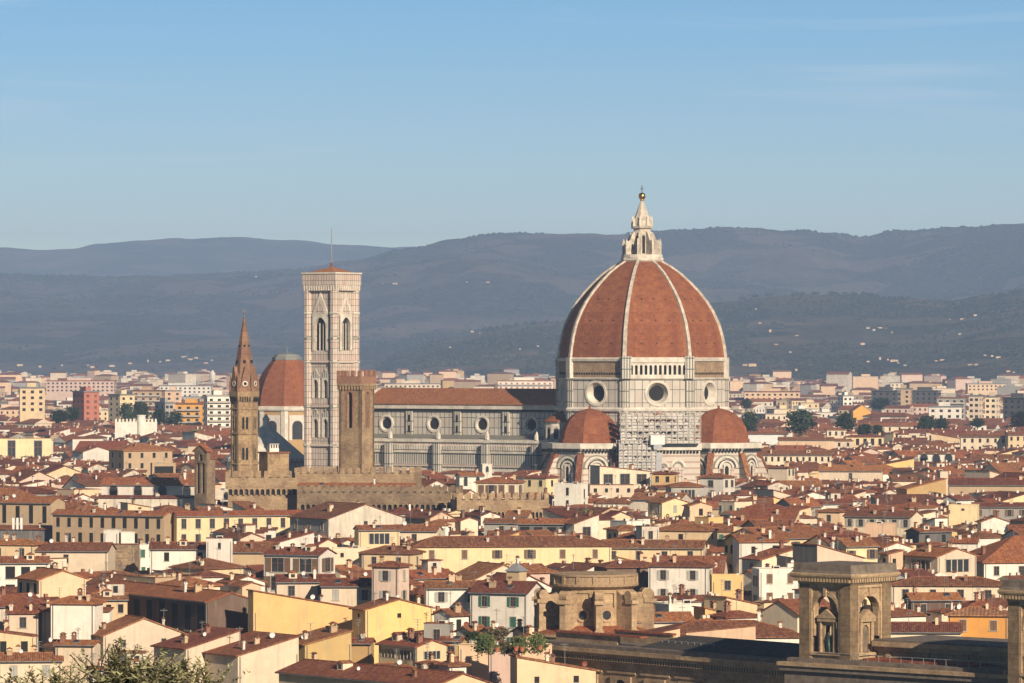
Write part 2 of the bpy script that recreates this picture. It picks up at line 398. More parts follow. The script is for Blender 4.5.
class MB:
    def __init__(s):
        s.v, s.f, s.m, s.mats = [], [], [], []

    def mi(s, mat):
        if mat not in s.mats:
            s.mats.append(mat)
        return s.mats.index(mat)

    def add(s, verts, faces, mat, T=None):
        o = len(s.v); k = s.mi(mat)
        s.v += [tuple(T @ Vector(p)) for p in verts] if T is not None else [tuple(p) for p in verts]
        for f in faces:
            s.f.append([i + o for i in f]); s.m.append(k)
        return s

    def box(s, x0, x1, y0, y1, z0, z1, mat, T=None, bottom=True):
        v = [(x0, y0, z0), (x1, y0, z0), (x1, y1, z0), (x0, y1, z0), (x0, y0, z1), (x1, y0, z1), (x1, y1, z1), (x0, y1, z1)]
        f = [(0, 1, 5, 4), (1, 2, 6, 5), (2, 3, 7, 6), (3, 0, 4, 7), (4, 5, 6, 7)]
        if bottom: f.append((3, 2, 1, 0))
        return s.add(v, f, mat, T)

    def poly(s, pts, mat, T=None):
        return s.add(pts, [tuple(range(len(pts)))], mat, T)

    def loft(s, rings, mat, T=None, top=True, bottom=False):
        n = len(rings[0]); v = [p for r in rings for p in r]; f = []
        for k in range(len(rings) - 1):
            for i in range(n):
                j = (i + 1) % n
                f.append((k * n + i, k * n + j, (k + 1) * n + j, (k + 1) * n + i))
        if top: f.append(tuple((len(rings) - 1) * n + i for i in range(n)))
        if bottom: f.append(tuple(reversed(range(n))))
        return s.add(v, f, mat, T)

    def ngon(s, n, prof, mat, c=(0, 0), rot=0.0, T=None, top=True, bottom=False):
        """stack of regular n-gon rings: prof = [(radius, z), ...]"""
        rings = [[(c[0] + r * math.cos(rot + 2 * math.pi * i / n), c[1] + r * math.sin(rot + 2 * math.pi * i / n), z) for i in range(n)] for r, z in prof]
        return s.loft(rings, mat, T, top, bottom)

    def xz(s, pts, y0, y1, mat, T=None):
        """outline in the xz plane (anticlockwise seen from -y) extruded from y0 (front) to y1"""
        n = len(pts)
        v = [(x, y0, z) for x, z in pts] + [(x, y1, z) for x, z in pts]
        f = [tuple(range(n)), tuple(reversed(range(n, 2 * n)))]
        for i in range(n):
            j = (i + 1) % n
            f.append((j, i, n + i, n + j))
        return s.add(v, f, mat, T)

    def arch(s, x0, x1, z0, z1, cx, r, zs, y0, y1, mat, T=None, n=10, pointed=0.0):
        """wall x0..x1, z0..z1 with an opening of half width r under an arch springing at zs"""
        if cx - r > x0: s.box(x0, cx - r, y0, y1, z0, z1, mat, T)
        if cx + r < x1: s.box(cx + r, x1, y0, y1, z0, z1, mat, T)
        pts = []
        for i in range(n + 1):
            t = math.pi * (1 - i / n)
            h = math.sin(t)
            if pointed: h = h * (1 + pointed * (1 - abs(math.cos(t))))
            pts.append((cx + r * math.cos(t), zs + r * h))
        for i in range(n):
            a, b = pts[i], pts[i + 1]
            v = [(a[0], y0, a[1]), (b[0], y0, b[1]), (b[0], y0, z1), (a[0], y0, z1), (a[0], y1, a[1]), (b[0], y1, b[1]), (b[0], y1, z1), (a[0], y1, z1)]
            s.add(v, [(0, 1, 2, 3), (5, 4, 7, 6), (1, 0, 4, 5), (3, 2, 6, 7)], mat, T)
        return s

    def ring(s, cx, cz, r0, r1, y0, y1, mat, T=None, n=28, a0=0, a1=2 * math.pi):
        """annulus r0..r1 facing -y at y0, closed back to y1"""
        full = abs(a1 - a0 - 2 * math.pi) < 1e-6
        k = n if full else n + 1
        A = [a0 + (a1 - a0) * i / n for i in range(k)]
        v = []
        for rr, yy in ((r1, y1), (r1, y0), (r0, y0), (r0, y1)):
            v += [(cx + rr * math.cos(t), yy, cz + rr * math.sin(t)) for t in A]
        f = []
        for q in range(3):
            for i in range(n):
                j = (i + 1) % k
                f.append((q * k + j, q * k + i, (q + 1) * k + i, (q + 1) * k + j)[::-1])
        return s.add(v, f, mat, T)

    def hole(s, x0, x1, z0, z1, cx, cz, r, y, mat, T=None, n=32):
        """flat panel at y (facing -y) with a round hole"""
        A = [2 * math.pi * i / n for i in range(n)] + [math.atan2(zz - cz, xx - cx) % (2 * math.pi) for xx in (x0, x1) for zz in (z0, z1)]
        A = sorted(set(round(a, 6) for a in A))
        v = []
        for t in A:
            c, q = math.cos(t), math.sin(t)
            k = min(((x1 - cx) / c if c > 1e-9 else 1e9), ((x0 - cx) / c if c < -1e-9 else 1e9), ((z1 - cz) / q if q > 1e-9 else 1e9), ((z0 - cz) / q if q < -1e-9 else 1e9))
            v += [(cx + r * c, y, cz + r * q), (cx + k * c, y, cz + k * q)]
        L = len(A)
        return s.add(v, [(2 * i, 2 * i + 1, 2 * ((i + 1) % L) + 1, 2 * ((i + 1) % L))[::-1][::-1] for i in range(L)], mat, T)

    def cone(s, cx, cz, r0, r1, y0, y1, mat, T=None, n=32):
        """splayed reveal: radius r0 at y0 to r1 at y1, seen from -y"""
        A = [2 * math.pi * i / n for i in range(n)]
        v = [(cx + r0 * math.cos(t), y0, cz + r0 * math.sin(t)) for t in A] + [(cx + r1 * math.cos(t), y1, cz + r1 * math.sin(t)) for t in A]
        return s.add(v, [(i, (i + 1) % n, n + (i + 1) % n, n + i) for i in range(n)], mat, T)

    def disc(s, cx, cz, r, y, mat, T=None, n=28):
        return s.poly([(cx + r * math.cos(2 * math.pi * i / n), y, cz + r * math.sin(2 * math.pi * i / n)) for i in range(n)], mat, T)

    def tube(s, p, q, r0, r1, mat, n=6):
        p, q = Vector(p), Vector(q)
        d = (q - p).normalized()
        a = d.orthogonal().normalized(); b = d.cross(a)
        rings = [[tuple(c + rr * (a * math.cos(2 * math.pi * i / n) + b * math.sin(2 * math.pi * i / n))) for i in range(n)] for c, rr in ((p, r0), (q, r1))]
        return s.loft(rings, mat, None, True, True)

    def mesh(s, name):
        me = bpy.data.meshes.new(name)
        me.from_pydata(s.v, [], s.f)
        for mm in s.mats: me.materials.append(mm if not isinstance(mm, str) else M[mm])
        me.polygons.foreach_set('material_index', s.m)
        uv = me.uv_layers.new(name='UVMap')
        co = np.array(s.v, dtype=np.float64).reshape(-1, 3)
        out = np.zeros((len(me.loops), 2), dtype=np.float32)
        li = 0
        for f in s.f:
            n = len(f)
            p = co[f]
            q = np.roll(p, -1, 0)
            nx = float(((p[:, 1] - q[:, 1]) * (p[:, 2] + q[:, 2])).sum())
            ny = float(((p[:, 2] - q[:, 2]) * (p[:, 0] + q[:, 0])).sum())
            nz = float(((p[:, 0] - q[:, 0]) * (p[:, 1] + q[:, 1])).sum())
            l = math.sqrt(nx * nx + ny * ny + nz * nz) or 1.0
            nx, ny, nz = nx / l, ny / l, nz / l
            h = math.hypot(nx, ny)
            if h < 0.12:
                out[li:li + n, 0] = p[:, 0]; out[li:li + n, 1] = p[:, 1]
            else:
                tx, ty = -ny / h, nx / h
                out[li:li + n, 0] = p[:, 0] * tx + p[:, 1] * ty
                # up-slope direction b = n x t
                bx, by, bz = -nz * ty, nz * tx, nx * ty - ny * tx
                out[li:li + n, 1] = p[:, 0] * bx + p[:, 1] * by + p[:, 2] * bz
            li += n
        uv.data.foreach_set('uv', out.ravel())
        return me

    def build(s, name, parent=None, smooth=False):
        me = s.mesh(name)
        if smooth:
            me.polygons.foreach_set('use_smooth', [True] * len(me.polygons))
        return link(name, me, parent)


def link(name, data, parent=None, loc=None, rz=None, scale=None):
    o = bpy.data.objects.new(name, data)
    COL.objects.link(o)
    if parent is not None: o.parent = parent
    if loc is not None: o.location = loc
    if rz is not None: o.rotation_euler = (0, 0, rz)
    if scale is not None: o.scale = scale
    return o


def tag(o, label=None, cat=None, group=None, kind=None):
    for k, v in (('label', label), ('category', cat), ('group', group), ('kind', kind)):
        if v: o[k] = v
    return o


def thing(name, label, cat, loc=(0, 0, 0), rz=0.0, group=None):
    o = link(name, None, None, loc, rz)
    o.empty_display_size = 2
    return tag(o, label, cat, group)


def RZ(a): return Matrix.Rotation(a, 4, 'Z')


def TR(x, y, z=0, a=0.0): return Matrix.Translation((x, y, z)) @ Matrix.Rotation(a, 4, 'Z')

# ------------------------------------------------------------------ ground, hills, air


def ground_z(x, y):
    t = max(0.0, min(1.0, (430.0 - y) / 400.0))
    return 54.0 * t ** 1.35 if y > -20 else 54.0


mb = MB()
ys = [-280, -20] + [20 * i for i in range(0, 24)] + [600, 1500, 4000, 9000, 15000, 23800]
xs = [-5900, -1500, -500, -200, -100, -50, 0, 50, 100, 200, 500, 1500, 5900]
vv = [(x, y, ground_z(x, y)) for y in ys for x in xs]
ff = [(j * len(xs) + i, j * len(xs) + i + 1, (j + 1) * len(xs) + i + 1, (j + 1) * len(xs) + i) for j in range(len(ys) - 1) for i in range(len(xs) - 1)]
mb.add(vv, ff, 'ground')
tag(mb.build('ground'), 'street level and yards between the houses, with the slope below the lookout', None, None, 'structure')


def interp(tab, x):
    if x <= tab[0][0]: return tab[0][1]
    for (a, b), (c, d) in zip(tab, tab[1:]):
        if x <= c:
            t = (x - a) / (c - a); t = t * t * (3 - 2 * t)
            return b + (d - b) * t
    return tab[-1][1]


HILLS = []


def hill(name, prof, Yr, Yf, mat, rough, seed, label, px0=-320, px1=1340, nu=420, nt=46, curve=1.25):
    def hz(px, Y):
        zr = max(0.0, wz(interp(prof, px), Yr))
        X = wx(px, Y)
        if Y <= Yr:
            t = max(0.0, (Y - Yf) / (Yr - Yf))
            s = t ** curve
            w = math.sin(math.pi * min(1, t)) ** 0.8
        else:
            t = (Y - Yr) / (Yr * 0.25); s = max(0.0, 1 - t * t); w = 0
        nz = noise.fractal(Vector((X / 900 + seed, Y / 1500, seed * 1.7)), 0.9, 2.1, 6)
        rd = noise.fractal(Vector((X / 160 + seed, Y / 300, seed)), 0.8, 2.1, 4)
        z = zr * s * (1 + 0.34 * rough * w * nz) + zr * rough * 0.02 * rd * min(1, t * 3) + (zr * .02 * rough * nz if w else 0)
        return max(-3.0, z if s > 0 else -3.0)
    rows = [Yf + (Yr - Yf) * i / nt for i in range(nt + 1)] + [Yr * (1 + 0.25 * k / 4) for k in range(1, 5)]
    v, f = [], []
    for Y in rows:
        for i in range(nu + 1):
            px = px0 + (px1 - px0) * i / nu
            v.append((wx(px, Y), Y, hz(px, Y) - (3 if Y == rows[0] else 0)))
    k = nu + 1
    for j in range(len(rows) - 1):
        for i in range(nu):
            f.append((j * k + i, j * k + i + 1, (j + 1) * k + i + 1, (j + 1) * k + i))
    me = bpy.data.meshes.new(name)
    me.from_pydata(v, [], f)
    me.materials.append(M[mat])
    me.polygons.foreach_set('use_smooth', [True] * len(me.polygons))
    tag(link(name, me), label, None, None, 'structure')
    HILLS.append((hz, Yf, Yr))
    return hz


h_far = hill('mountain', [(-320, 248), (0, 247), (45, 250), (70, 249), (100, 244), (140, 241), (180, 239), (240, 237), (290, 240), (340, 244), (400, 247), (460, 250), (1340, 262)],
             17500, 13200, 'hill_far', 0.5, 3.1, 'far blue mountain ridge beyond the bell tower')
h_main = hill('mountain', [(-320, 278), (0, 274), (100, 275), (200, 273), (300, 268), (350, 260), (400, 250), (450, 241), (500, 233), (540, 231), (580, 233), (620, 235), (680, 229), (740, 227), (800, 229),
               (830, 232), (862, 236), (900, 231), (950, 227), (1000, 224), (1060, 221), (1340, 230)], 12500, 7600, 'hill_far', 1.0, 8.4,
              'long dark mountain side behind the great dome')
h_mid = hill('hill', [(-320, 390), (340, 390), (375, 366), (400, 352), (450, 338), (500, 327), (540, 321), (600, 317), (680, 306), (720, 300), (780, 294), (850, 293), (900, 297), (950, 301), (985, 296), (1024, 290), (1100, 284), (1340, 292)],
             8200, 5300, 'hill_near', 1.0, 5.7, 'wooded hill dotted with villas right of the great dome', curve=1.1)


def on_hill(px, py):
    """distance at which the sight line through (px, py) first meets a hill"""
    best = None
    for hz, Yf, Yr in HILLS:
        Y = Yf
        while Y < Yr:
            if hz(px, Y) >= wz(py, Y) and wz(py, Y) > -2:
                if best is None or Y < best[0]: best = (Y, hz(px, Y))
                break
            Y += 25
    return best


# woods on the slopes and along the ridges
wr = random.Random(77)
wv, wf = [], []


def blob(X, Y, z, r, h):
    b = len(wv)
    k = 6
    for zz, rr_ in ((0, .8), (.45, 1.0), (.85, .55)):
        a0 = wr.random() * 6
        for i in range(k):
            q = r * rr_ * wr.uniform(.75, 1.2)
            wv.append((X + q * math.cos(a0 + i * 1.0472), Y + q * math.sin(a0 + i * 1.0472), z - 2 + h * zz))
    wv.append((X, Y, z - 2 + h))
    for j in range(2):
        for i in range(k):
            wf.append((b + j * k + i, b + j * k + (i + 1) % k, b + (j + 1) * k + (i + 1) % k, b + (j + 1) * k + i))
    for i in range(k): wf.append((b + 2 * k + i, b + 2 * k + (i + 1) % k, b + 3 * k))


VPX = [(745, 366), (776, 346), (770, 333), (797, 338), (790, 353), (868, 330), (880, 330), (892, 334), (950, 322), (968, 318), (880, 361), (894, 362), (862, 345), (936, 362), (960, 335), (988, 356), (973, 366), (998, 358), (760, 324), (472, 334), (450, 348), (529, 349)]
for i in range(17000):
    px = wr.uniform(340, 1060); Y = wr.uniform(5350, 8230)
    if noise.fractal(Vector((wx(px, Y) / 260, Y / 420, 4.4)), .9, 2.1, 4) < wr.uniform(-.2, .16): continue
    z = h_mid(px, Y)
    if z < 4: continue
    py = HZ + (HC - z) * F / Y
    if any(abs(px - a) < 12 and -3 < py - b < 7 for a, b in VPX): continue
    blob(wx(px, Y), Y, z, wr.uniform(2.5, 6), wr.uniform(3, 7))
for i in range(12000):
    px = wr.uniform(-20, 1045); Y = 12500 - 4700 * wr.random() ** 1.7
    if noise.fractal(Vector((wx(px, Y) / 300, Y / 520, 1.4)), .9, 2.1, 4) < wr.uniform(-.2, .3): continue
    blob(wx(px, Y), Y, h_main(px, Y), wr.uniform(3, 7), wr.uniform(3, 7))
me = bpy.data.meshes.new('woods'); me.from_pydata(wv, [], wf); me.materials.append(M['wood_leaf'])
tag(link('woods', me), 'distant woods covering the hills behind the city', None, None, 'stuff')

hz_m = bpy.data.materials.new('air')
hz_m.use_nodes = True
hn, hl = hz_m.node_tree.nodes, hz_m.node_tree.links
hn.remove(hn['Principled BSDF'])
pv = hn.new('ShaderNodeVolumePrincipled')
pv.inputs['Color'].default_value = (0.44, 0.64, 1.0, 1)
pv.inputs['Density'].default_value = 0.000070
pv.inputs['Anisotropy'].default_value = 0.0
hl.new(pv.outputs[0], hn['Material Output'].inputs['Volume'])
mb = MB()
mb.box(-6000, 6000, -300, 24000, -4.5, 720, hz_m)
tag(mb.build('haze'), 'pale blue morning haze over the city and the hills', None, None, 'stuff')

# ------------------------------------------------------------------ the cathedral
DA = R(-35.8)
DX, DY = wx(642, 1500), 1500.0
cath = thing('cathedral', 'vast marble cathedral with a red ribbed dome and a long nave roof', 'cathedral', (DX, DY, 0), DA)
V8 = R(22.5)


def lancets(mb, T, xs, z0, z1, w, mat='void', y=-0.06):
    for x in xs:
        mb.arch(x - w * .8, x + w * .8, z0, z1 + w * 1.1, x, w / 2, z1, y - 0.25, y, 'marble', T, 6, 0.4)
        mb.poly([(x - w / 2, y - 0.02, z0), (x + w / 2, y - 0.02, z0), (x + w / 2, y - 0.02, z1 + w * .4), (x, y - .02, z1 + w * .8), (x - w / 2, y - 0.02, z1 + w * .4)], mat, T)


# drum
mb = MB()
AP = 29 * math.cos(R(22.5))
HW = 29 * math.sin(R(22.5))
mb.ngon(8, [(28.4, 0), (28.4, 29)], 'banded', rot=V8)
mb.ngon(8, [(28.9, 29), (28.9, 40.2)], 'panel_big', rot=V8)
mb.ngon(8, [(29.8, 40.2), (30.0, 40.9), (29.4, 41.5)], 'marble', rot=V8, bottom=True)
for k in range(8):
    T = RZ(k * math.pi / 4)
    mb.hole(-HW, HW, 41.5, 50.6, 0, 46.1, 3.5, -AP, 'panel_big', T)
    mb.ring(0, 46.1, 3.5, 4.25, -AP - .3, -AP + .1, 'marble', T)
    mb.cone(0, 46.1, 3.5, 2.5, -AP - .2, -AP + 2.0, 'marble', T)
    mb.disc(0, 46.1, 2.5, -AP + 2.0, 'void', T)
    for sx_ in (-1, 1):
        mb.box(sx_ * (HW - .9) - .85, sx_ * (HW - .9) + .85, -AP - .45, -AP + .3, 41.5, 50.6, 'panel_tall', T)
        mb.box(sx_ * (HW - .9) - .85, sx_ * (HW - .9) + .85, -AP - .45, -AP + .3, 29.0, 40.2, 'panel_tall', T)
    # rough stone band with putlog holes
    if k not in (1,):
        for x in range(-9, 10):
            mb.box(x - .28, x + .28, -AP + .38, -AP + .9, 52.2, 52.9, 'void', T)
mb.ngon(8, [(29.7, 50.6), (29.9, 51.0), (28.5, 51.3)], 'marble', rot=V8, bottom=True)
mb.ngon(8, [(28.45, 51.3), (28.45, 56.6)], 'raw_brick', rot=V8)
mb.ngon(8, [(29.0, 56.6), (29.3, 57.4), (28.2, 57.9)], 'marble', rot=V8, bottom=True)
for k in range(8):
    T = RZ(k * math.pi / 4 + math.pi / 8)
    mb.box(-1.2, 1.2, -29.3, -27.6, 50.8, 57.8, 'marble', T)
drum = mb.build('drum', cath)
# marble gallery on the south-east side of the drum
mb = MB()
T = RZ(math.pi / 4)
mb.box(-HW - .6, HW + .6, -AP - 1.1, -AP + .4, 50.9, 52.2, 'marble', T)
mb.box(-HW, HW, -AP - .15, -AP + .3, 52.2, 57.0, 'void', T)
for i in range(12):
    x0 = -9.6 + i * 1.6
    mb.arch(x0, x0 + 1.6, 52.2, 56.2, x0 + .8, .46, 54.9, -AP - 1.0, -AP - .2, 'marble', T, 6)
mb.box(-HW - .4, HW + .4, -AP - 1.4, -AP + .3, 56.2, 57.9, 'marble', T)
for sx_ in (-1, 1):
    mb.box(sx_ * (HW - .6) - 1.5, sx_ * (HW - .6) + 1.5, -AP - 1.7, -AP + .3, 50.9, 58.3, 'panel_tall', T)
mb.build('gallery', cath)
# dome
PR = [(28.3, 57.6), (27.9, 61), (27.1, 65), (25.9, 69), (24.1, 72.8), (22.0, 76.2), (19.3, 79.6), (16.2, 82.8), (12.9, 85.8), (9.6, 88.1), (6.2, 90.0)]
mb = MB()
mb.ngon(8, PR, 'dome_tile', rot=V8)
for k in range(8):
    T = RZ(k * math.pi / 4)
    for zz in (62.5, 70, 77):
        rr = np.interp(zz, [z for _, z in PR], [r for r, _ in PR]) * math.cos(R(22.5))
        for x in (-rr * .2, 0, rr * .2):
            mb.box(x - .2, x + .2, -rr - .1, -rr + .6, zz - .22, zz + .22, 'void', T)
mb.ngon(8, [(6.9, 89.7), (7.3, 90.2), (7.3, 91.0)], 'marble', rot=V8, bottom=True)
shell = mb.build('dome_shell', cath)
mb = MB()
rr = []
for i, (r, z) in enumerate(PR):
    w = 0.72 - 0.24 * i / len(PR)
    rr.append([(-w, -(r - .9), z), (w, -(r - .9), z), (w * .8, -(r + .5), z + .2), (-w * .8, -(r + .5), z + .2)])
mb.loft([[r_[3], r_[2], r_[1], r_[0]] for r_ in rr], 'stone_grey_marble')
ribme = mb.mesh('rib')
for k in range(8):
    link('rib', ribme, shell, rz=k * math.pi / 4 + math.pi / 8)
# lantern
mb = MB()
mb.ngon(8, [(2.8, 91), (2.8, 100.6), (3.6, 100.9), (3.8, 101.5), (3.1, 101.7), (3.0, 103.6), (2.7, 104.0), (.45, 110.2)], 'stone_grey_marble', rot=V8)
for k in range(8):
    T = RZ(k * math.pi / 4)
    mb.box(-.5, .5, -2.66, -2.5, 92.5, 98.6, 'void', T)
    mb.arch(-.8, .8, 92, 99.8, 0, .5, 98.0, -2.9, -2.6, 'stone_grey_marble', T, 6)
    T2 = RZ(k * math.pi / 4 + math.pi / 8)
    mb.ngon(6, [(.42, 101.6), (.42, 103.4), (.05, 105.2)], 'marble', c=(0, -3.3), T=T2)
lan = mb.build('lantern', cath)
mb = MB()
mb.xz([(2.8, 90.9), (6.6, 90.9), (6.6, 95.2), (6.2, 96.2), (5.6, 96.4), (4.9, 96.9), (4.2, 98.6), (3.6, 99.6), (2.5, 99.9)], -.34, .34, 'stone_grey_marble')
mb.xz([(5.7, 96.2), (6.7, 95.2), (6.3, 97.4)], -.3, .3, 'marble')
bme = mb.mesh('buttress')
for k in range(8): link('buttress', bme, lan, rz=k * math.pi / 4 + math.pi / 8)
mb = MB()
mb.ngon(16, [(7.0, 91.0), (7.0, 92.1), (6.85, 92.1), (6.85, 91.0)], 'marble', top=False)
mb.build('balustrade', lan)
mb = MB()
mb.ngon(16, [(.5, 110.1), (.8, 110.4)] + [(1.2 * math.cos(t), 111.6 + 1.2 * math.sin(t)) for t in [R(a) for a in range(-60, 91, 15)]], 'gold')
mb.build('ball', lan, True)
mb = MB()
mb.box(-.12, .12, -.12, .12, 112.7, 115.2, 'pole'); mb.box(-.7, .7, -.1, .1, 113.9, 114.15, 'pole')
mb.build('cross', lan)


def tribune(k, roof_only=False):
    T0 = RZ(k * math.pi / 2)
    c = T0 @ Vector((0, -30.5, 0))
    T = Matrix.Translation(c) @ T0
    r = 13.6
    ap, hw = r * math.cos(R(22.5)), r * math.sin(R(22.5))
    mb = MB()
    mb.ngon(8, [(r - .3, 0), (r - .3, 27.4)], 'banded_pink', rot=V8, T=T)
    mb.ngon(8, [(r + .1, 27.4), (r + .9, 28.2), (r + .9, 29.9), (r + .4, 29.9)], 'marble', rot=V8, T=T, bottom=True)
    for q in range(8):
        Tq = T @ RZ(q * math.pi / 4)
        for x in range(-4, 5):
            mb.box(x * 1.1 - .3, x * 1.1 + .3, -ap - .75, -ap - .2, 27.0, 28.1, 'void' if True else '', Tq)
        if q in (3, 4, 5): continue
        for a_, b_, mt in ((3.9, 4.35, 'dark_marble'), (3.2, 3.9, 'marble'), (2.5, 2.8, 'void'), (1.9, 2.5, 'marble')):
            mb.ring(0, 21.8, a_, b_, -ap - .25, -ap + .1, mt, Tq, 16, 0, math.pi)
        mb.box(-2.5, 2.5, -ap - .12, -ap + .1, 13, 21.8, 'panel_pink', Tq)
        lancets(mb, Tq, (0,), 14.5, 21.6, 1.3, 'void', -ap - .15)
    tb = mb.build('tribune', cath)
    mb = MB()
    mb.ngon(8, [(10.4, 29.8), (10.4, 31.0), (9.9, 31.1), (9.7, 33), (9.0, 35.2), (7.7, 37.3), (5.8, 39.1), (3.4, 40.4), (1.0, 41.0), (.4, 41.1), (.4, 42.0)], 'dome_tile', rot=V8, T=T)
    mb.build('tribune_dome', tb)
    mb = MB()
    mb.xz([(12.4, 0), (21.5, 0), (21.5, 9.0), (14.4, 24.6), (12.4, 25.6)], -.75, .75, 'banded_pink')
    mb.xz([(21.9, 8.8), (22.0, 9.6), (14.2, 26.2), (12.6, 27.0), (12.6, 25.8), (14.5, 24.7)], -1.0, 1.0, 'tile0')
    me = mb.mesh('buttress')
    for q in (-2, -1, 0, 1):
        o = link('buttress', me, tb, loc=c, rz=k * math.pi / 2 + q * math.pi / 4 - math.pi / 2 + math.pi / 8)


tribune(0)
tribune(1)


def exedra(k):
    """blind apse with a tiled half cone on the diagonal sides, over a chapel block"""
    T = RZ(k)
    mb = MB()
    ap = 33.0
    mb.box(-13, 13, -ap, -20, 0, 27.6, 'banded_pink', T)
    mb.box(-13.4, 13.4, -ap - .7, -20, 27.6, 29.8, 'marble', T)
    for x in range(-11, 12):
        mb.box(x * 1.1 - .3, x * 1.1 + .3, -ap - .55, -ap + .1, 26.6, 27.58, 'void', T)
    for x, r_ in ((-6, 4.0), (.8, 2.0), (5.6, 2.6)):
        mb.ring(x, 22.0, r_ - .7, r_, -ap - .3, -ap + .1, 'marble', T, 16, 0, math.pi)
        mb.ring(x, 22.0, r_ - 1.3, r_ - .9, -ap - .2, -ap + .1, 'dark_marble', T, 16, 0, math.pi)
        mb.box(x - r_ + .7, x + r_ - .7, -ap - .1, -ap + .1, 14, 22.0, 'panel_pink', T)
    mb.build('chapel', cath)
    mb = MB()
    mb.ngon(16, [(5.6, 29.8), (5.6, 36.0), (6.3, 36.3), (6.3, 36.7)], 'marble', c=(0, -27.0), T=T)
    for i in range(5):
        a = R(-60 + 30 * i)
        Tq = T @ Matrix.Translation((0, -27.0, 0)) @ RZ(a)
        mb.box(-.9, .9, -5.75, -5.3, 30.8, 34.2, 'void', Tq)
        mb.arch(-1.4, 1.4, 30.5, 35.6, 0, .9, 33.8, -5.9, -5.5, 'marble', Tq, 8)
    ex = mb.build('exedra', cath)
    mb = MB()
    mb.ngon(16, [(6.6, 36.5), (6.5, 36.9), (0.3, 40.2)], 'dome_tile', c=(0, -27.0), T=T, bottom=True)
    mb.build('exedra_roof', ex)


exedra(R(45))
exedra(R(-45))

# nave
mb = MB()
X0, X1 = -109.0, -23.0
mb.box(X0, X1, -10.2, 10.5, 0, 39.4, 'panel_med')
mb.box(X0, X1, -11.2, 11.2, 39.5, 40.3, 'void')
mb.box(X0, X1, -11.6, 11.6, 40.3, 41.9, 'marble')
mb.box(X0 - 1.5, X0, -13, 13, 0, 47.5, 'panel_big')
C = [-99.0, -78.6, -58.2, -37.8]
for cx_ in C:
    xa, xb = cx_ - 10.2, cx_ + 10.2
    mb.hole(xa, xb, 30.2, 39.4, cx_, 35.2, 2.35, -10.6, 'panel_med')
    mb.ring(cx_, 35.2, 2.35, 3.0, -10.95, -10.4, 'marble')
    mb.cone(cx_, 35.2, 2.35, 1.85, -10.6, -9.4, 'marble')
    mb.disc(cx_, 35.2, 1.85, -9.45 - .8, 'void')
for i in range(5):
    xx = C[0] - 10.2 + 20.4 * i
    mb.box(xx - 1.3, xx + 1.3, -11.3, -10.2, 30.2, 39.5, 'panel_tall')
    for zz in (32.2, 35.8):
        mb.box(xx - .45, xx + .45, -11.36, -11.2, zz, zz + 2.4, 'void')
nave = mb.build('nave', cath)
mb = MB()
xa, xb = X0 - 1.2, X1 + 2
mb.add([(xa, -12.0, 41.8), (xb, -12.0, 41.8), (xb, 0, 46.9), (xa, 0, 46.9), (xa, 12.0, 41.8), (xb, 12.0, 41.8),
        (xa, -12.0, 42.2), (xb, -12.0, 42.2), (xb, 0, 47.3), (xa, 0, 47.3), (xa, 12.0, 42.2), (xb, 12.0, 42.2)],
       [(6, 7, 8, 9), (9, 8, 11, 10), (0, 1, 7, 6), (5, 4, 10, 11), (3, 2, 1, 0), (4, 5, 2, 3), (0, 6, 9, 3), (3, 9, 10, 4), (7, 1, 2, 8), (8, 2, 5, 11)], 'tile2')
mb.build('nave_roof', nave)
mb = MB()
mb.box(X0, X1, -21.2, 21.2, 0, 29.2, 'panel_big')
YA = -21.2
mb.box(X0, X1, YA - .9, YA, 29.2, 30.3, 'marble')
mb.box(X0, X1, YA - .35, YA, 28.0, 29.2, 'panel_pink')
for i in range(120):
    x = X0 + .4 + i * (X1 - X0 - .8) / 119
    mb.box(x - .17, x + .17, YA - .8, YA - .36, 26.6, 28.3, 'marble')
mb.box(X0, X1, YA - .12, YA, 26.4, 28.0, 'lead')
mb.box(X0, X1, YA - .5, YA, 25.6, 26.4, 'marble')
mb.box(X0, X1, YA - .2, YA, 21.8, 25.6, 'panel_tall')
mb.box(X0, X1, YA - .6, YA, 21.0, 21.8, 'banded_pink')
mb.box(X0, X1, YA - .4, YA, 19.4, 20.2, 'marble')
for i in range(5):
    xx = C[0] - 10.2 + 20.4 * i
    mb.box(xx - 1.2, xx + 1.2, YA - 2.3, YA, 0, 29.0, 'panel_tall')
    mb.ngon(6, [(.8, 30.3), (.8, 31.6), (.1, 33.2)], 'marble', c=(xx, YA - .5))
for cx_ in C:
    lancets(mb, Matrix.Translation((cx_, YA, 0)), (-4, 4), 10.5, 17.5, 1.5)
ai = mb.build('aisle', cath)
mb = MB()
mb.add([(X0, YA - .6, 30.3), (X1, YA - .6, 30.3), (X1, -10.6, 31.6), (X0, -10.6, 31.6)], [(0, 1, 2, 3)], 'dark_marble')
mb.add([(X0, 10.6, 31.6), (X1, 10.6, 31.6), (X1, 21.8, 30.3), (X0, 21.8, 30.3)], [(0, 1, 2, 3)], 'dark_marble')
mb.build('aisle_roof', ai)

# scaffolding on the south-east side
T = TR(DX, DY, 0, DA)
sc = thing('scaffolding', 'grey scaffolding with netting climbing the cathedral between its two red half domes', 'scaffolding', (DX, DY, 0), DA)
TS = RZ(R(45))


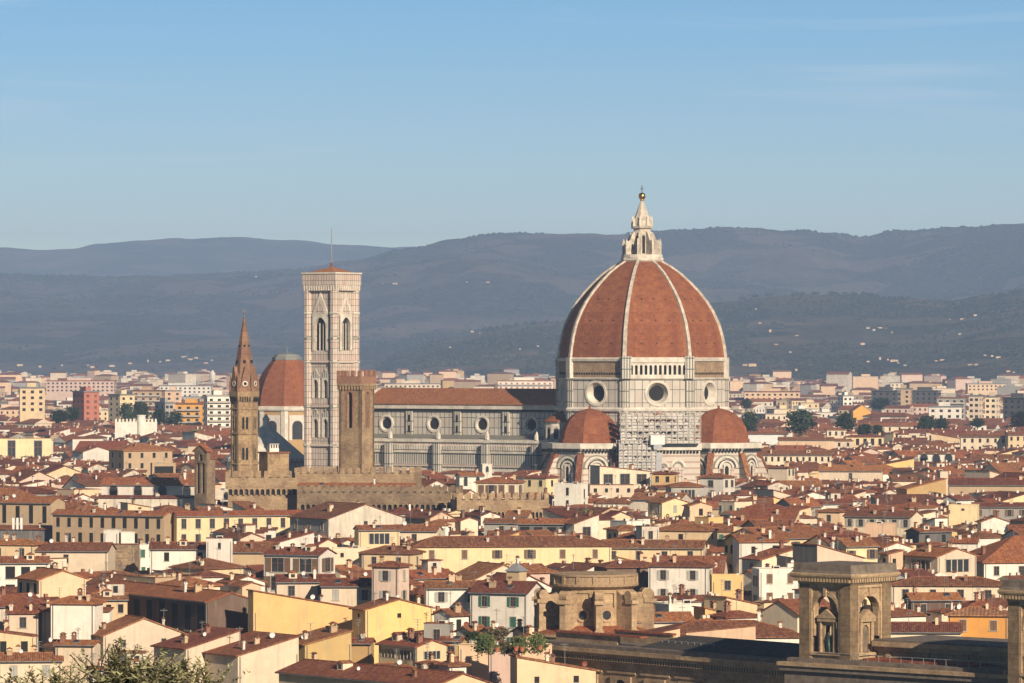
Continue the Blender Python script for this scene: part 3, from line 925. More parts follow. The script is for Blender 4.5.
def lattice(x0, x1, y0, y1, z0, z1, dx, dz, name):
    mb = MB()
    n = max(1, round((x1 - x0) / dx)); k = max(1, round((z1 - z0) / dz))
    for yy in (y0, y1):
        for i in range(n + 1):
            x = x0 + (x1 - x0) * i / n
            mb.box(x - .08, x + .08, yy - .08, yy + .08, z0, z1 + 1, 'scaf', TS)
        for j in range(k + 1):
            z = z0 + (z1 - z0) * j / k
            mb.box(x0, x1, yy - .07, yy + .07, z - .07, z + .07, 'scaf', TS)
            mb.box(x0, x1, yy - .05, yy + .05, z + .95, z + 1.05, 'scaf', TS)
    for i in range(0, n, 3):
        for j in range(k):
            a = x0 + (x1 - x0) * i / n; b = x0 + (x1 - x0) * (i + 1) / n
            z = z0 + (z1 - z0) * j / k; zz = z0 + (z1 - z0) * (j + 1) / k
            mb.add([(a, y0 - .1, z), (a + .12, y0 - .1, z), (b, y0 - .1, zz), (b - .12, y0 - .1, zz)], [(0, 1, 2, 3)], 'scaf', TS)
    mb.build('tube_frame', sc)
    for j in range(k + 1):
        z = z0 + (z1 - z0) * j / k
        m2 = MB(); m2.box(x0, x1, y0 + .1, y1 - .1, z - .1, z + .02, 'lead', TS); m2.build('deck', sc)
    for j in range(k):
        m3 = MB()
        z = z0 + (z1 - z0) * j / k; zz = z0 + (z1 - z0) * (j + 1) / k
        V = []
        for i in range(2 * n + 1):
            x = x0 + (x1 - x0) * i / (2 * n); sg = y0 + .3 + rnd.uniform(-.12, .12)
            V += [(x, sg, z + .15), (x, sg + .05, zz - (.12 + rnd.random() ** 2 * (1.5 if name == 'upper' else .9)))]
        m3.add(V, [(2 * i, 2 * i + 2, 2 * i + 3, 2 * i + 1) for i in range(2 * n)], 'net', TS)
        m3.build('netting', sc)


lattice(-14, 12.5, -36.5, -33.9, 29.9, 39.8, 1.9, 1.95, 'upper')
lattice(-15.5, -3.2, -41.5, -36.9, 0, 30, 1.55, 2.0, 'lower')
mb = MB(); mb.box(-5.4, -.8, -43.2, -40.4, 29.6, 32.6, 'white_sheet', TS); mb.box(-4.4, -1.6, -43, -40.6, 28.2, 29.6, 'metal', TS)
mb.build('hoist_cabin', sc)
mb = MB(); mb.box(-3.0, -1.2, -40.3, -38.6, 0, 27, 'metal', TS)
mb.build('hoist_mast', sc)

# ------------------------------------------------------------------ the bell tower
CX, CY = wx(331.6, 1537), 1537.0
ct = thing('bell_tower', 'tall square bell tower of pink, white and green marble with a mast', 'bell tower', (CX, CY, 0), DA)
H = 5.95
mb = MB()
mb.box(-H + .9, H - .9, -H + .9, H - .9, 0, 81, 'void')
for k in range(4):
    T = RZ(k * math.pi / 2)
    y0, y1 = -H, -H + .8
    mb.box(-H, H, y0, y1, 0, 27.4, 'panel_pink', T)
    mb.box(-1.6, -.2, y0 - .05, y0 + .1, 14, 19, 'void', T); mb.box(.6, 2.2, y0 - .05, y0 + .1, 14, 19, 'void', T)
    for za, zb in ((28.4, 40.6), (41.8, 55.8)):
        zo, zs = za + 2.2, za + 7.2
        mb.box(-H, H, y0, y1, za - .6, zo, 'panel_pink', T)
        for cx_ in (-2.15, 2.15):
            xa, xb = (-H, 0) if cx_ < 0 else (0, H)
            mb.arch(xa, xb, zo, zs + 2.4, cx_, 1.05, zs, y0, y1, 'panel_pink', T, 8, .3)
            mb.box(cx_ - .13, cx_ + .13, y0 + .3, y0 + .55, zo, zs + .8, 'marble', T)
            mb.arch(cx_ - 1.6, cx_ + 1.6, zo, zs + 1.9, cx_, 1.06, zs, y0 - .3, y0 - .01, 'marble', T, 8, .3)
            mb.xz([(cx_ - 2.0, zs + 1.9), (cx_ + 2.0, zs + 1.9), (cx_, zs + 5.0)], y0 - .3, y0, 'panel_tall', T)
        mb.box(-H, H, y0, y1, zs + 2.4, zb, 'panel_pink', T)
    zo, zs = 60.2, 68.6
    mb.box(-H, H, y0, y1, 56.4, zo, 'panel_pink', T)
    mb.arch(-H, H, zo, 72.6, 0, 2.35, zs, y0, y1, 'panel_pink', T, 10, .25)
    for cx_ in (-.8, .8): mb.box(cx_ - .15, cx_ + .15, y0 + .3, y0 + .6, zo, zs + .9, 'marble', T)
    mb.arch(-3.3, 3.3, zo, 72.2, 0, 2.36, zs, y0 - .4, y0 - .01, 'marble', T, 10, .25)
    mb.xz([(-3.6, 72.2), (3.6, 72.2), (0, 80.0)], y0 - .4, y0, 'marble', T)
    mb.xz([(-2.3, 72.7), (2.3, 72.7), (0, 77.6)], y0 - .46, y0 - .39, 'panel_pink', T)
    mb.box(-H, H, y0, y1, 72.6, 81, 'panel_pink', T)
    mb.box(-3.7, -3.35, y0 - .35, y0, 60.2, 72.2, 'dark_marble', T); mb.box(3.35, 3.7, y0 - .35, y0, 60.2, 72.2, 'dark_marble', T)
for zb in (27.4, 40.7, 55.9):
    mb.ngon(4, [((H + .5) * 1.414, zb), ((H + .7) * 1.414, zb + .4), ((H + .4) * 1.414, zb + 1.1)], 'banded_pink', rot=R(45), bottom=True)
for sx_ in (-1, 1):
    for sy_ in (-1, 1):
        mb.ngon(8, [(1.55, 0), (1.55, 81)], 'panel_pink', c=(sx_ * (H - .3), sy_ * (H - .3)), rot=V8)
        for zb in (13, 27.4, 40.7, 55.9, 64, 72.5):
            mb.ngon(8, [(1.75, zb), (1.85, zb + .4), (1.7, zb + 1.0)], 'banded', c=(sx_ * (H - .3), sy_ * (H - .3)), rot=V8, bottom=True)
tower = mb.build('shaft', ct)
mb = MB()
q = math.sqrt(2)
mb.ngon(4, [((H + .9) * q, 80.6), ((H + 1.1) * q, 81.4), ((H + 1.1) * q, 82.4), ((H + 1.25) * q, 82.6), ((H + 1.25) * q, 86.3)], 'panel_pink', rot=R(45), bottom=True)
for k in range(4):
    T = RZ(k * math.pi / 2)
    for i in range(-6, 7): mb.box(i * 1.05 - .25, i * 1.05 + .25, -H - 1.25, -H - .8, 80.6, 82.3, 'marble', T)
    mb.box(-H - 1.45, H + 1.45, -H - 1.5, -H - 1.0, 86.3, 86.8, 'marble', T)
mb.build('cornice', ct)
mb = MB()
mb.ngon(4, [((H + 1.2) * q, 86.3), (.5, 88.7)], 'tile2', rot=R(45))
mb.build('roof', ct)
mb = MB(); mb.tube((0, 0, 88.4), (0, 0, 90.2), .5, .3, 'tile0'); mb.tube((0, 0, 90), (0, 0, 102.3), .2, .1, 'pole', 6)
mb.build('mast', ct)

# ------------------------------------------------------------------ baptistery roof, other domes and spires
BX, BY = wx(266, 1575), 1575.0
bp = thing('baptistery', 'white marble pyramid roof of the octagonal baptistery behind the brick spire', 'baptistery', (BX, BY, 0), DA)
mb = MB()
mb.ngon(8, [(14.2, 0), (14.2, 21), (15, 21.4), (15, 22.6)], 'panel_big', rot=V8)
mb.build('wall', bp)
mb = MB()
mb.ngon(8, [(15.1, 22.6), (14.6, 23.0), (1.4, 34.0)], 'marble', rot=V8)
mb.ngon(8, [(1.2, 34), (1.2, 36), (1.5, 36.1), (.1, 38.2)], 'marble', rot=V8)
mb.build('roof', bp)

LX, LY = wx(287, 1760), 1760.0
lo = thing('domed_chapel', 'red tiled octagonal dome on an ochre drum behind the bell tower', 'domed church', (LX, LY, 0), R(-24))
mb = MB()
mb.ngon(8, [(13.6, 0), (13.6, 37.2)], 'ochre', rot=V8)
for k in range(8):
    T = RZ(k * math.pi / 4); a_ = 13.6 * math.cos(R(22.5)); h_ = 13.6 * math.sin(R(22.5))
    mb.box(-2.1, 2.1, -a_ - .05, -a_ + .2, 26.0, 33.0, 'glass', T)
    mb.arch(-3.3, 3.3, 25.6, 35.4, 0, 2.1, 31.2, -a_ - .4, -a_ - .06, 'white', T, 10)
    for sx_ in (-1, 1): mb.box(sx_ * (h_ - .7) - .7, sx_ * (h_ - .7) + .7, -a_ - .3, -a_ + .2, 20, 37.2, 'marble', T)
mb.ngon(8, [(14.2, 37.0), (14.6, 37.6), (14.6, 38.6), (13.9, 38.9)], 'marble', rot=V8, bottom=True)
dr = mb.build('drum', lo)
mb = MB()
PL = [(13.7, 38.8), (13.4, 42), (12.6, 45.5), (11.2, 49), (9.2, 52.5), (6.9, 55.6), (5.6, 56.9)]
mb.ngon(8, PL, 'dome_tile', rot=V8)
mb.build('dome_shell', lo)
mb = MB()
mb.ngon(8, [(5.6, 56.6), (5.9, 57.0), (5.9, 57.9), (5.2, 58.2), (4.8, 58.9), (2.0, 59.6)], 'copper', rot=V8, bottom=True)
mb.tube((0, 0, 59.4), (0, 0, 62.6), .15, .08, 'pole')
mb.build('lantern_cap', lo)

# hexagonal brick spire
SX, SY = wx(244.2, 1150), 1150.0
sp = thing('spire_tower', 'slender hexagonal stone tower with a pointed red brick spire', 'bell tower', (SX, SY, 0), 0.0)
ra = 3.55
RO = R(-52)
mb = MB()
mb.ngon(6, [(ra - .2, 0), (ra - .2, 49.2)], 'badia', rot=RO)
for zb in (30.4, 38.2, 44.6):
    mb.ngon(6, [(ra, zb), (ra + .12, zb + .2), (ra, zb + .5)], 'badia', rot=RO, bottom=True)
mb.ngon(6, [(ra, 46.6), (ra + .35, 48.2), (ra + .35, 49.2)], 'badia', rot=RO, bottom=True)
apx = (ra - .2) * math.cos(R(30))
for k in range(6):
    T = RZ(RO + R(90) + R(30) + k * R(60))
    for x in range(-2, 3): mb.box(x * .62 - .12, x * .62 + .12, -apx - .5, -apx - .1, 46.7, 47.9, 'void', T)
    for z0 in (31.8, 39.6):
        for x in (-.48, .48):
            mb.box(x - .3, x + .3, -apx - .04, -apx + .2, z0, z0 + 3.0, 'void', T)
            mb.arch(x - .48, x + .48, z0, z0 + 3.7, x, .3, z0 + 2.9, -apx - .16, -apx - .05, 'badia', T, 6)
    for x in (-1.32, 1.32): mb.box(x - .33, x + .33, -apx - .18, -apx + .2, 4, 46.6, 'badia', T)
mb.build('shaft', sp)
mb = MB()
mb.ngon(6, [(ra + .1, 49.2), (ra - .25, 50.2), (.22, 68.2)], 'spire_brick', rot=RO)
for k in range(6):
    T = RZ(RO + R(90) + R(30) + k * R(60))
    mb.xz([(-1.55, 49.2), (1.55, 49.2), (0, 55.6)], -apx - .25, -apx + 1.6, 'spire_brick', T)
    mb.ring(0, 51.2, .42, .72, -apx - .36, -apx - .2, 'marble', T, 14); mb.disc(0, 51.2, .42, -apx - .3, 'void', T, 14)
    T2 = RZ(RO + R(90) + k * R(60))
    mb.ngon(6, [(.42, 49.2), (.42, 51.4), (.05, 54)], 'spire_brick', c=(0, -ra + .1), T=T2)
    mb.box(-.25, .25, -2.3, -1.9, 56.5, 57.2, 'void', T); mb.box(-.2, .2, -1.5, -1.1, 60.6, 61.1, 'void', T)
mb.build('spire', sp)
mb = MB(); mb.tube((0, 0, 68), (0, 0, 70.2), .1, .07, 'pole'); mb.ngon(8, [(.05, 68.9), (.35, 69.2), (.05, 69.5)], 'pole'); mb.box(-.5, .5, -.06, .06, 69.7, 69.85, 'pole')
mb.build('weather_vane', sp)


# ------------------------------------------------------------------ battlemented palace


def battlement(mb, x0, x1, y0, y1, z, h, w, gap, mat, capmat=None, t=.5):
    """merlons round the four edges of a roof"""
    mb.loft([[(x0, y0, zz), (x1, y0, zz), (x1, y1, zz), (x0, y1, zz)] for zz in (z - .02, z + .03)], mat)
    for (ax, bx, ay, by) in ((x0, x1, y0, y0 + t), (x0, x1, y1 - t, y1), (x0, x0 + t, y0, y1), (x1 - t, x1, y0, y1)):
        lx, ly = bx - ax, by - ay
        L = max(lx, ly); n = max(1, int((L + gap) / (w + gap)))
        s = (L - n * w) / max(1, n - 1) if n > 1 else 0
        for i in range(n):
            a = i * (w + s)
            if lx > ly: mb.box(ax + a, ax + a + w, ay, by, z, z + h, mat)
            else:
                if ay + a < y0 + t or ay + a + w > y1 - t: continue
                mb.box(ax, bx, ay + a, ay + a + w, z, z + h, mat)


def corbels(mb, x0, x1, y, z, h, step, d, mat):
    """row of small arches on brackets carrying a projecting parapet (front at y)"""
    n = max(2, int((x1 - x0) / step)); s = (x1 - x0) / n
    for i in range(n):
        xa = x0 + i * s
        mb.arch(xa, xa + s, z, z + h, xa + s / 2, s * .34, z + h * .55, y - d, y - .02, mat, None, 6)
    mb.box(x0, x1, y - .03, y, z, z + h, 'void')


tw = thing('stone_tower', 'square brown stone tower with battlements and tall arched openings', 'tower', (wx(356.5, 1156), 1156, 0), R(-31))
h = 3.3
mb = MB()
mb.box(-h + .8, h - .8, -h + .8, h - .8, 0, 51, 'void')
for k in range(4):
    T = RZ(k * math.pi / 2)
    mb.box(-h, h, -h, -h + .79, 0, 39.8, 'stone', T)
    mb.arch(-h, h, 39.8, 50.8, .1, .72, 48.3, -h, -h + .79, 'stone', T, 8)
    mb.arch(-1.1, 1.3, 39.8, 49.6, .1, .73, 48.3, -h - .08, -h - .005, 'stone_red', T, 8)
mb.build('shaft', tw)
mb = MB()
for k in range(4):
    T = RZ(k * math.pi / 2)
    n = 8; s = 2 * (h + .25) / n
    for i in range(n):
        xa = -h - .25 + i * s
        mb.arch(xa, xa + s, 49.6, 51.2, xa + s / 2, s * .33, 50.4, -h - .45, -h - .01, 'stone', T, 6)
mb.box(-h - .4, h + .4, -h - .4, h + .4, 51.2, 53.0, 'stone_red')
battlement(mb, -h - .4, h + .4, -h - .4, h + .4, 53.0, 1.5, 1.0, .8, 'stone_red')
mb.build('battlement', tw)


def castle(name, label, x0, x1, top, Y, a, d, mat='stone', corb=None, w=1.1, mh=1.5, base_drop=0):
    """battlemented block whose front spans pixels x0..x1 at distance Y with its parapet at row top"""
    w_ = (x1 - x0) * Y / F / (math.cos(R(a)))
    z = wz(top, Y)
    o = thing(name, label, 'battlemented palace', (wx((x0 + x1) / 2, Y), Y, 0), R(a))
    mb = MB()
    mb.box(-w_ / 2, w_ / 2, 0, d, 0, z - (2.4 if corb else 0), mat)
    if corb: mb.box(-w_ / 2 - .6, w_ / 2 + .6, -.7, d, z - 2.4, z, mat)
    mb.build('wall', o)
    mb = MB()
    battlement(mb, -w_ / 2 - (.6 if corb else 0), w_ / 2 + (.6 if corb else 0), -.7 if corb else 0, d, z, mh, w, w * .75, mat)
    mb.build('battlement', o)
    if corb:
        mb = MB(); corbels(mb, -w_ / 2, w_ / 2, -.01, z - 4.2, 1.8, corb, .6, mat)
        mb.build('corbel_table', o)
    return o


castle('fortified_palace', 'tall plain battlemented brown stone wall below the marble bell tower', 294, 414, 474, 1140, -6, 16)
castle('fortified_palace', 'battlemented wing with a row of dark corbel arches below the brick spire', 228, 297, 478, 1128, 3, 12, corb=1.25)
castle('fortified_palace', 'long low battlemented wall with dark corbels in front of the nave', 300, 458, 493, 1095, -2, 14, 'stone_dim', corb=1.3)
castle('fortified_palace', 'short battlemented return wall with fine corbels left of the white roof-garden tower', 459, 546, 500, 1080, 9, 10, corb=.9)
bl = thing('stone_block', 'plain brown stone block with a pale chimney beside the brick spire', 'house', (wx(274, 1150), 1150, 0), R(28))
mb = MB(); mb.box(-3.0, 3.0, -2.6, 2.6, 0, 33.4, 'badia'); mb.build('wall', bl)
mb = MB(); mb.box(-3.3, 3.3, -2.9, 2.9, 33.4, 33.8, 'tile0'); rf = mb.build('roof', bl)
mb = MB(); mb.box(-1.7, .9, -1, .6, 33.8, 34.7, 'white')
for x in (-1.5, -.8, -.1, .6): mb.box(x - .15, x + .15, -1, .6, 34.7, 35.6, 'white')
mb.box(-1.8, 1.0, -1.1, .7, 35.6, 35.9, 'grey'); mb.build('chimney', rf)

# stone bell gable beside the church
bgo = thing('bell_gable', 'narrow stone bell gable with two tall slits beside the arched church', 'bell gable', (wx(200.5, 1130), 1130, 0), R(-40))
bgo.scale = (.82, .82, .95)
mb = MB()
mb.box(-2.6, 2.6, 0, 1.8, 0, 25, 'stone_dim')
for sx_ in (-1, 1): pass
mb.box(-2.6, -1.7, 0, 1.8, 25, 33, 'stone_dim'); mb.box(1.7, 2.6, 0, 1.8, 25, 33, 'stone_dim'); mb.box(-.4, .4, 0, 1.8, 25, 33, 'stone_dim')
mb.box(-2.6, 2.6, 0, 1.8, 33, 33.6, 'stone_dim')
mb.arch(-2.6, 2.6, 33.6, 36.0, 0, .8, 34.6, 0, 1.8, 'stone_dim')
mb.xz([(-2.7, 36.0), (2.7, 36.0), (0, 37.6)], -.1, 1.9, 'stone_dim')
mb.build('wall', bgo)
mb = MB(); mb.box(1.2, 2.4, 1.8, 4.0, 0, 34.0, 'stone_dim'); mb.build('stair_turret', bgo)
mb = MB(); mb.xz([(-3.1, 35.9), (0, 37.7), (3.1, 35.9), (3.1, 36.3), (0, 38.1), (-3.1, 36.3)], -.4, 2.2, 'tile2')
mb.xz([(.8, 34.0), (2.8, 34.0), (2.8, 34.3), (.8, 34.3)], 2.2, 4.3, 'tile2'); mb.build('roof', bgo)
# ------------------------------------------------------------------ library: towers, cornice block, rotunda
LA = R(-43)


def lib_tower(label, cxp, Y, top):
    o = thing('arched_tower', label, 'tower', (wx(cxp, Y), Y, 0), LA)
    zt = wz(top, Y)
    hb = 4.7
    zc = zt - 2.9                                    # underside of the cornice
    mb = MB()
    for k in range(4):
        T = RZ(k * math.pi / 2)
        for sx_ in (-1, 1):
            mb.box(sx_ * (hb - .95) - .95, sx_ * (hb - .95) + .95, -hb, -hb + 1.9, zc - 14.5, zc, 'library', T)
        mb.arch(-hb + 1.9, hb - 1.9, zc - 7.5, zc, 0, 2.25, zc - 3.9, -hb + .35, -hb + 1.4, 'library', T, 12)
        mb.ring(0, zc - 3.9, 2.25, 2.8, -hb + .15, -hb + .4, 'library', T, 16, 0, math.pi)
        mb.box(-.25, .25, -hb - .02, -hb + .5, zc - 1.75, zc - .5, 'library', T)
        # thin raised frame round the arch
        mb.box(-hb + 1.9, hb - 1.9, -hb + .1, -hb + .36, zc - .45, zc, 'library', T)
        for sx_ in (-1, 1):
            mb.box(sx_ * 2.7 - .22, sx_ * 2.7 + .22, -hb + .1, -hb + .36, zc - 12, zc - .45, 'library', T)
        mb.box(-hb + 1.9, hb - 1.9, -hb + .35, -hb + 1.2, zc - 14.5, zc - 10.2, 'library', T)     # parapet below the niche
        mb.box(-2.3, 2.3, -hb + .25, -hb + .34, zc - 13.6, zc - 11.2, 'library_dark', T)
        mb.box(-2.7, 2.7, -hb - .05, -hb + .9, zc - 10.2, zc - 9.8, 'library', T)
    mb.box(-hb, hb, -hb, hb, 0, zc - 14.5, 'library')
    mb.build('wall', o)
    for k in (0, 1, 2, 3):
        T = RZ(k * math.pi / 2)
        mb = MB()
        for sx_ in (-1, 1):
            mb.ngon(10, [(.26, zc - 9.8), (.22, zc - 5.4)], 'library', c=(sx_ * 1.25, -hb + .75), T=T)
            mb.box(sx_ * 1.75 - .2, sx_ * 1.75 + .2, -hb + .9, -hb + 1.3, zc - 9.8, zc - 5.4, 'library', T)
        mb.box(-1.7, 1.7, -hb + .4, -hb + 1.3, zc - 5.4, zc - 4.9, 'library', T)
        mb.xz([(-1.9, zc - 4.9), (1.9, zc - 4.9), (0, zc - 3.6)], -hb + .3, -hb + 1.3, 'library', T)
        mb.arch(-1.0, 1.0, zc - 9.8, zc - 5.4, 0, .72, zc - 6.6, -hb + .9, -hb + 1.2, 'library', T, 8)
        if k % 2 == 1: mb.box(-.72, .72, -hb + 1.2, -hb + 1.3, zc - 9.8, zc - 5.9, 'library_dark', T)
        mb.build('niche', o)
    mb = MB()
    q = math.sqrt(2)
    mb.ngon(4, [((hb + .1) * q, zc), ((hb + .25) * q, zc + .7), ((hb + .9) * q, zc + 1.0), ((hb + 1.0) * q, zc + 1.2), ((hb + 1.05) * q, zc + 1.5), ((hb + .9) * q, zc + 1.6)], 'library', rot=R(45), bottom=True)
    for k in range(4):
        T = RZ(k * math.pi / 2)
        for i in range(-9, 10):
            mb.box(i * .55 - .16, i * .55 + .16, -hb - .8, -hb - .1, zc + .35, zc + .95, 'library', T)
    mb.ngon(4, [((hb + .9) * q, zc + 1.6), ((hb + .6) * q, zc + 2.0), ((hb + .55) * q, zc + 2.9), ((hb + .3) * q, zc + 2.9)], 'library_dark', rot=R(45))
    mb.build('cornice', o)
    return o, zc, hb


t1, zc1, hb1 = lib_tower('brown stone library tower with open arches, a statue niche and a heavy cornice', 845, 650, 563)
t2, zc2, hb2 = lib_tower('second arched brown stone tower, cut by the right edge of the view', 1056, 618, 580)

# bronze statue in the left-facing niche


def statue(parent_T, label):
    me = bpy.data.meshes.new('statue')
    pts = [(0, 0, 1.0), (0, 0, 1.25), (0, 0, 1.5), (0, -.02, 1.68), (0, -.04, 1.86), (-.2, 0, 1.48), (-.3, -.03, 1.2), (-.2, -.22, 1.05),
           (.2, 0, 1.48), (.32, -.02, 1.2), (.3, -.08, .95), (-.1, 0, .6), (-.12, 0, .06), (-.13, -.12, .02), (.11, -.03, .6), (.13, -.06, .06), (.14, -.2, .02)]
    ed = [(0, 1), (1, 2), (2, 3), (3, 4), (2, 5), (5, 6), (6, 7), (2, 8), (8, 9), (9, 10), (0, 11), (11, 12), (12, 13), (0, 14), (14, 15), (15, 16)]
    rad = [.24, .22, .2, .075, .12, .1, .07, .05, .1, .07, .05, .2, .16, .08, .2, .16, .08]
    me.from_pydata(pts, ed, [])
    o = bpy.data.objects.new('statue', me)
    COL.objects.link(o)
    md = o.modifiers.new('skin', 'SKIN')
    for v_, r_ in zip(me.skin_vertices[0].data, rad): v_.radius = (r_, r_)
    me.skin_vertices[0].data[0].use_root = True
    s2 = o.modifiers.new('sub', 'SUBSURF'); s2.levels = s2.render_levels = 2
    me.materials.append(M['bronze'])
    tag(o, label, 'statue')
    return o


st = statue(None, 'green bronze robed figure standing in the arched tower niche')
T = TR(wx(845, 650), 650, 0, LA) @ Vector((0, -hb1 + .95, zc1 - 9.8))
st.location = T; st.scale = (1.45, 1.45, 1.55); st.rotation_euler = (0, 0, LA)

# main library block: entablature running away to the left, terrace round the tower, wall between the towers


def block(name, label, cat, p0, p1, z, depth, parts, mat='library'):
    """wall from plan point p0 to p1 (left to right), solid to the given depth behind"""
    p0, p1 = Vector(p0), Vector(p1)
    d = p1 - p0
    o = thing(name, label, cat, (p0.x, p0.y, 0), math.atan2(d.y, d.x))
    L = d.length
    mb = MB(); mb.box(0, L, 0, depth, 0, z - 3.0, mat); 
    mb.build('wall', o)
    return o, L


pA = (wx(552, 705), 705.0); pB = (wx(800, 660), 660.0)
zl = wz(647, 690)
lb, L = block('library_block', 'dark library wing with a long heavy cornice in the foreground', 'library', pA, pB, zl, 12.5, None)
mb = MB()
mb.box(-1.2, L, -.3, 13, zl - 3.0, zl - 2.4, 'library')
for i in range(int(L / .62)):
    mb.box(i * .62 + .05, i * .62 + .36, -.9, -.3, zl - 2.4, zl - 1.8, 'library')
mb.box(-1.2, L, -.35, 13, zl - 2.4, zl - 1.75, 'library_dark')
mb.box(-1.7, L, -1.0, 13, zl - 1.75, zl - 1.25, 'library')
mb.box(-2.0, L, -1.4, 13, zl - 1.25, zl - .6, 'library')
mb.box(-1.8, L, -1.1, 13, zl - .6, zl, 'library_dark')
mb.build('cornice', lb)
mb = MB(); mb.add([(20, 1.0, zl + .05), (L, 1.0, zl + .05), (L, 13, zl + .05), (20, 13, zl + .05), (24, 7, zl + 1.8), (L, 7, zl + 1.8)], [(0, 1, 5, 4), (2, 3, 4, 5), (3, 0, 4), (1, 2, 5)], 'tile_shade'); mb.build('roof', lb)
mb = MB()
for i in range(4):
    x = 9 + i * 8.0
    mb.arch(x - 2.4, x + 2.4, zl - 10, zl - 4.6, x, 1.5, zl - 6.6, -.35, -.02, 'library', None, 10)
    mb.box(x - 1.5, x + 1.5, -.06, -.01, zl - 10, zl - 5.2, 'void')
    mb.box(x - 3.4, x + 3.4, -.25, -.01, zl - 4.2, zl - 3.9, 'library')
mb.build('window_surround', lb)
mb = MB()
mb.box(6, 20.0, 7.8, 8.3, zl, zl + 1.5, 'library'); mb.box(6, 20, 7.6, 8.5, zl + 1.5, zl + 1.8, 'tile2')
mb.build('parapet', lb)
mb = MB()
for i in range(9): mb.box(22.5 + i * 1.5, 22.6 + i * 1.5, 3.4, 3.5, zl, zl + 1.1, 'metal')
mb.box(22.5, 34.6, 3.42, 3.48, zl + 1.05, zl + 1.12, 'metal'); mb.build('railing', lb)
mb = MB(); mb.box(-1, 14, 1.6, 2.2, zl, zl + 1.3, 'library'); mb.box(-1, 20, 1.2, 2.6, zl + 1.3, zl + 1.6, 'tile2'); mb.build('ledge', lb)

tc_ = thing('library_terrace', 'dark stone terrace and ledge carrying the two arched towers', 'library', (wx(845, 650), 650, 0), LA)
zt = wz(663, 641)
mb = MB()
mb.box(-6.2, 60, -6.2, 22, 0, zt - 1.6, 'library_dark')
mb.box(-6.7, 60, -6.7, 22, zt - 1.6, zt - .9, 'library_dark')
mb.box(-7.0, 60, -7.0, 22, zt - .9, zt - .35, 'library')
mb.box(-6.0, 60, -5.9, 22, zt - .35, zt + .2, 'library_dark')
mb.build('wall', tc_)
# wall linking the towers
mb = MB()
zw = wz(640, 645)
mb.box(4.7, 33, 1.5, 14, 0, zw - 1.6, 'library')
mb.box(4.7, 33, .8, 14, zw - 1.6, zw - 1.0, 'library')
mb.box(4.7, 33, .3, 14, zw - 1.0, zw - .3, 'library')
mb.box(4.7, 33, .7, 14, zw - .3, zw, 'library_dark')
for i in range(4): mb.box(6.5 + i * 7, 7.3 + i * 7, 1.2, 1.6, zt, zw - 1.6, 'library')
mb.build('link_wall', tc_)
mb = MB()
mb.box(-1, 33, -4.9, -4.84, zt + 1.1, zt + 1.16, 'metal')
mb.box(6, 26, -3.5, .5, zt + .2, zt + .5, 'tile2')
for i in range(12): mb.box(6 + i * 2, 6.07 + i * 2, -4.9, -4.84, zt + .2, zt + 1.1, 'metal')
mb.build('railing', tc_)

for i, (px0, px1, t0, t1_, Y, lab) in enumerate(((686, 757, 633, 627, 700, 'tall blank peach parapet wall rising to the right above the library cornice'), (624, 681, 640, 629, 708, 'lower blank peach parapet wall left of the taller one above the library cornice'))):
    o = thing('parapet_wall', lab, 'wall', (wx(px0, Y), Y, 0), R(9))
    w = (px1 - px0) * Y / F
    mb = MB(); mb.xz([(0, 5), (w, 5), (w, wz(t1_, Y)), (0, wz(t0, Y))], 0, .5, 'peach'); mb.build('wall', o)
    mb = MB(); mb.xz([(-.1, wz(t0, Y)), (w + .1, wz(t1_, Y)), (w + .1, wz(t1_, Y) + .18), (-.1, wz(t0, Y) + .18)], -.1, .6, 'tile1'); mb.build('coping', o)

# rotunda with scrolled buttresses
RX, RY = wx(594, 735), 735.0
ro = thing('rotunda', 'round brown stone tribune ringed by scrolled buttresses, red tiles at its foot', 'rotunda', (RX, RY, 0), 0)
z0, z1 = wz(634, 722), wz(588, 728)
mb = MB()
mb.ngon(40, [(6.2, 0), (6.2, z1 - .3)], 'library')
for k in range(10):
    T = RZ(R(18 + 36 * k))
    mb.ring(0, z0 + 2.6, .75, 1.15, -6.35, -6.1, 'library', T, 18); mb.disc(0, z0 + 2.6, .75, -6.25, 'glass', T, 18)
    mb.box(-1.5, -1.2, -6.45, -6, z0 + 4, z1 - .6, 'library', T); mb.box(1.2, 1.5, -6.45, -6, z0 + 4, z1 - .6, 'library', T)
    mb.box(-1.2, 1.2, -6.4, -6, z1 - .9, z1 - .6, 'library', T)
mb.build('drum', ro)
mb = MB()
mb.ngon(40, [(6.4, z1 - .3), (7.0, z1), (7.3, z1 + .15), (7.3, z1 + .5), (7.0, z1 + .55), (7.0, z1 + 1.7), (7.2, z1 + 1.75), (7.2, z1 + 2.05), (6.6, z1 + 2.1)], 'library', bottom=True)
for k in range(16):
    T = RZ(R(22.5 * k)); mb.box(-.28, .28, -7.2, -6.6, z1 + .5, z1 + 1.9, 'library', T)
mb.build('attic', ro)
mb = MB()
mb.ngon(40, [(10.8, 0), (10.8, z0 - 1.0), (11.2, z0 - .8), (11.2, z0 - .4)], 'library')
mb.build('base', ro)
mb = MB(); mb.ngon(40, [(11.0, z0 - .4), (6.1, z0 + .9)], 'tile2'); mb.build('apron_roof', ro)
mb = MB()
pr = [(6.0, z0 - .6), (9.9, z0 - .6), (9.9, z0 + 4.6), (10.1, z0 + 4.7), (10.1, z0 + 5.1), (9.7, z0 + 5.2)]
for i in range(9):
    t = i / 8
    pr.append((9.6 - 3.5 * t, z0 + 5.2 + 1.6 * t * t + .9 * math.sin(math.pi * min(1, t * 1.6)) * (1 - t)))
pr += [(6.0, z0 + 6.8)]
mb.xz(pr, -.55, .55, 'library')
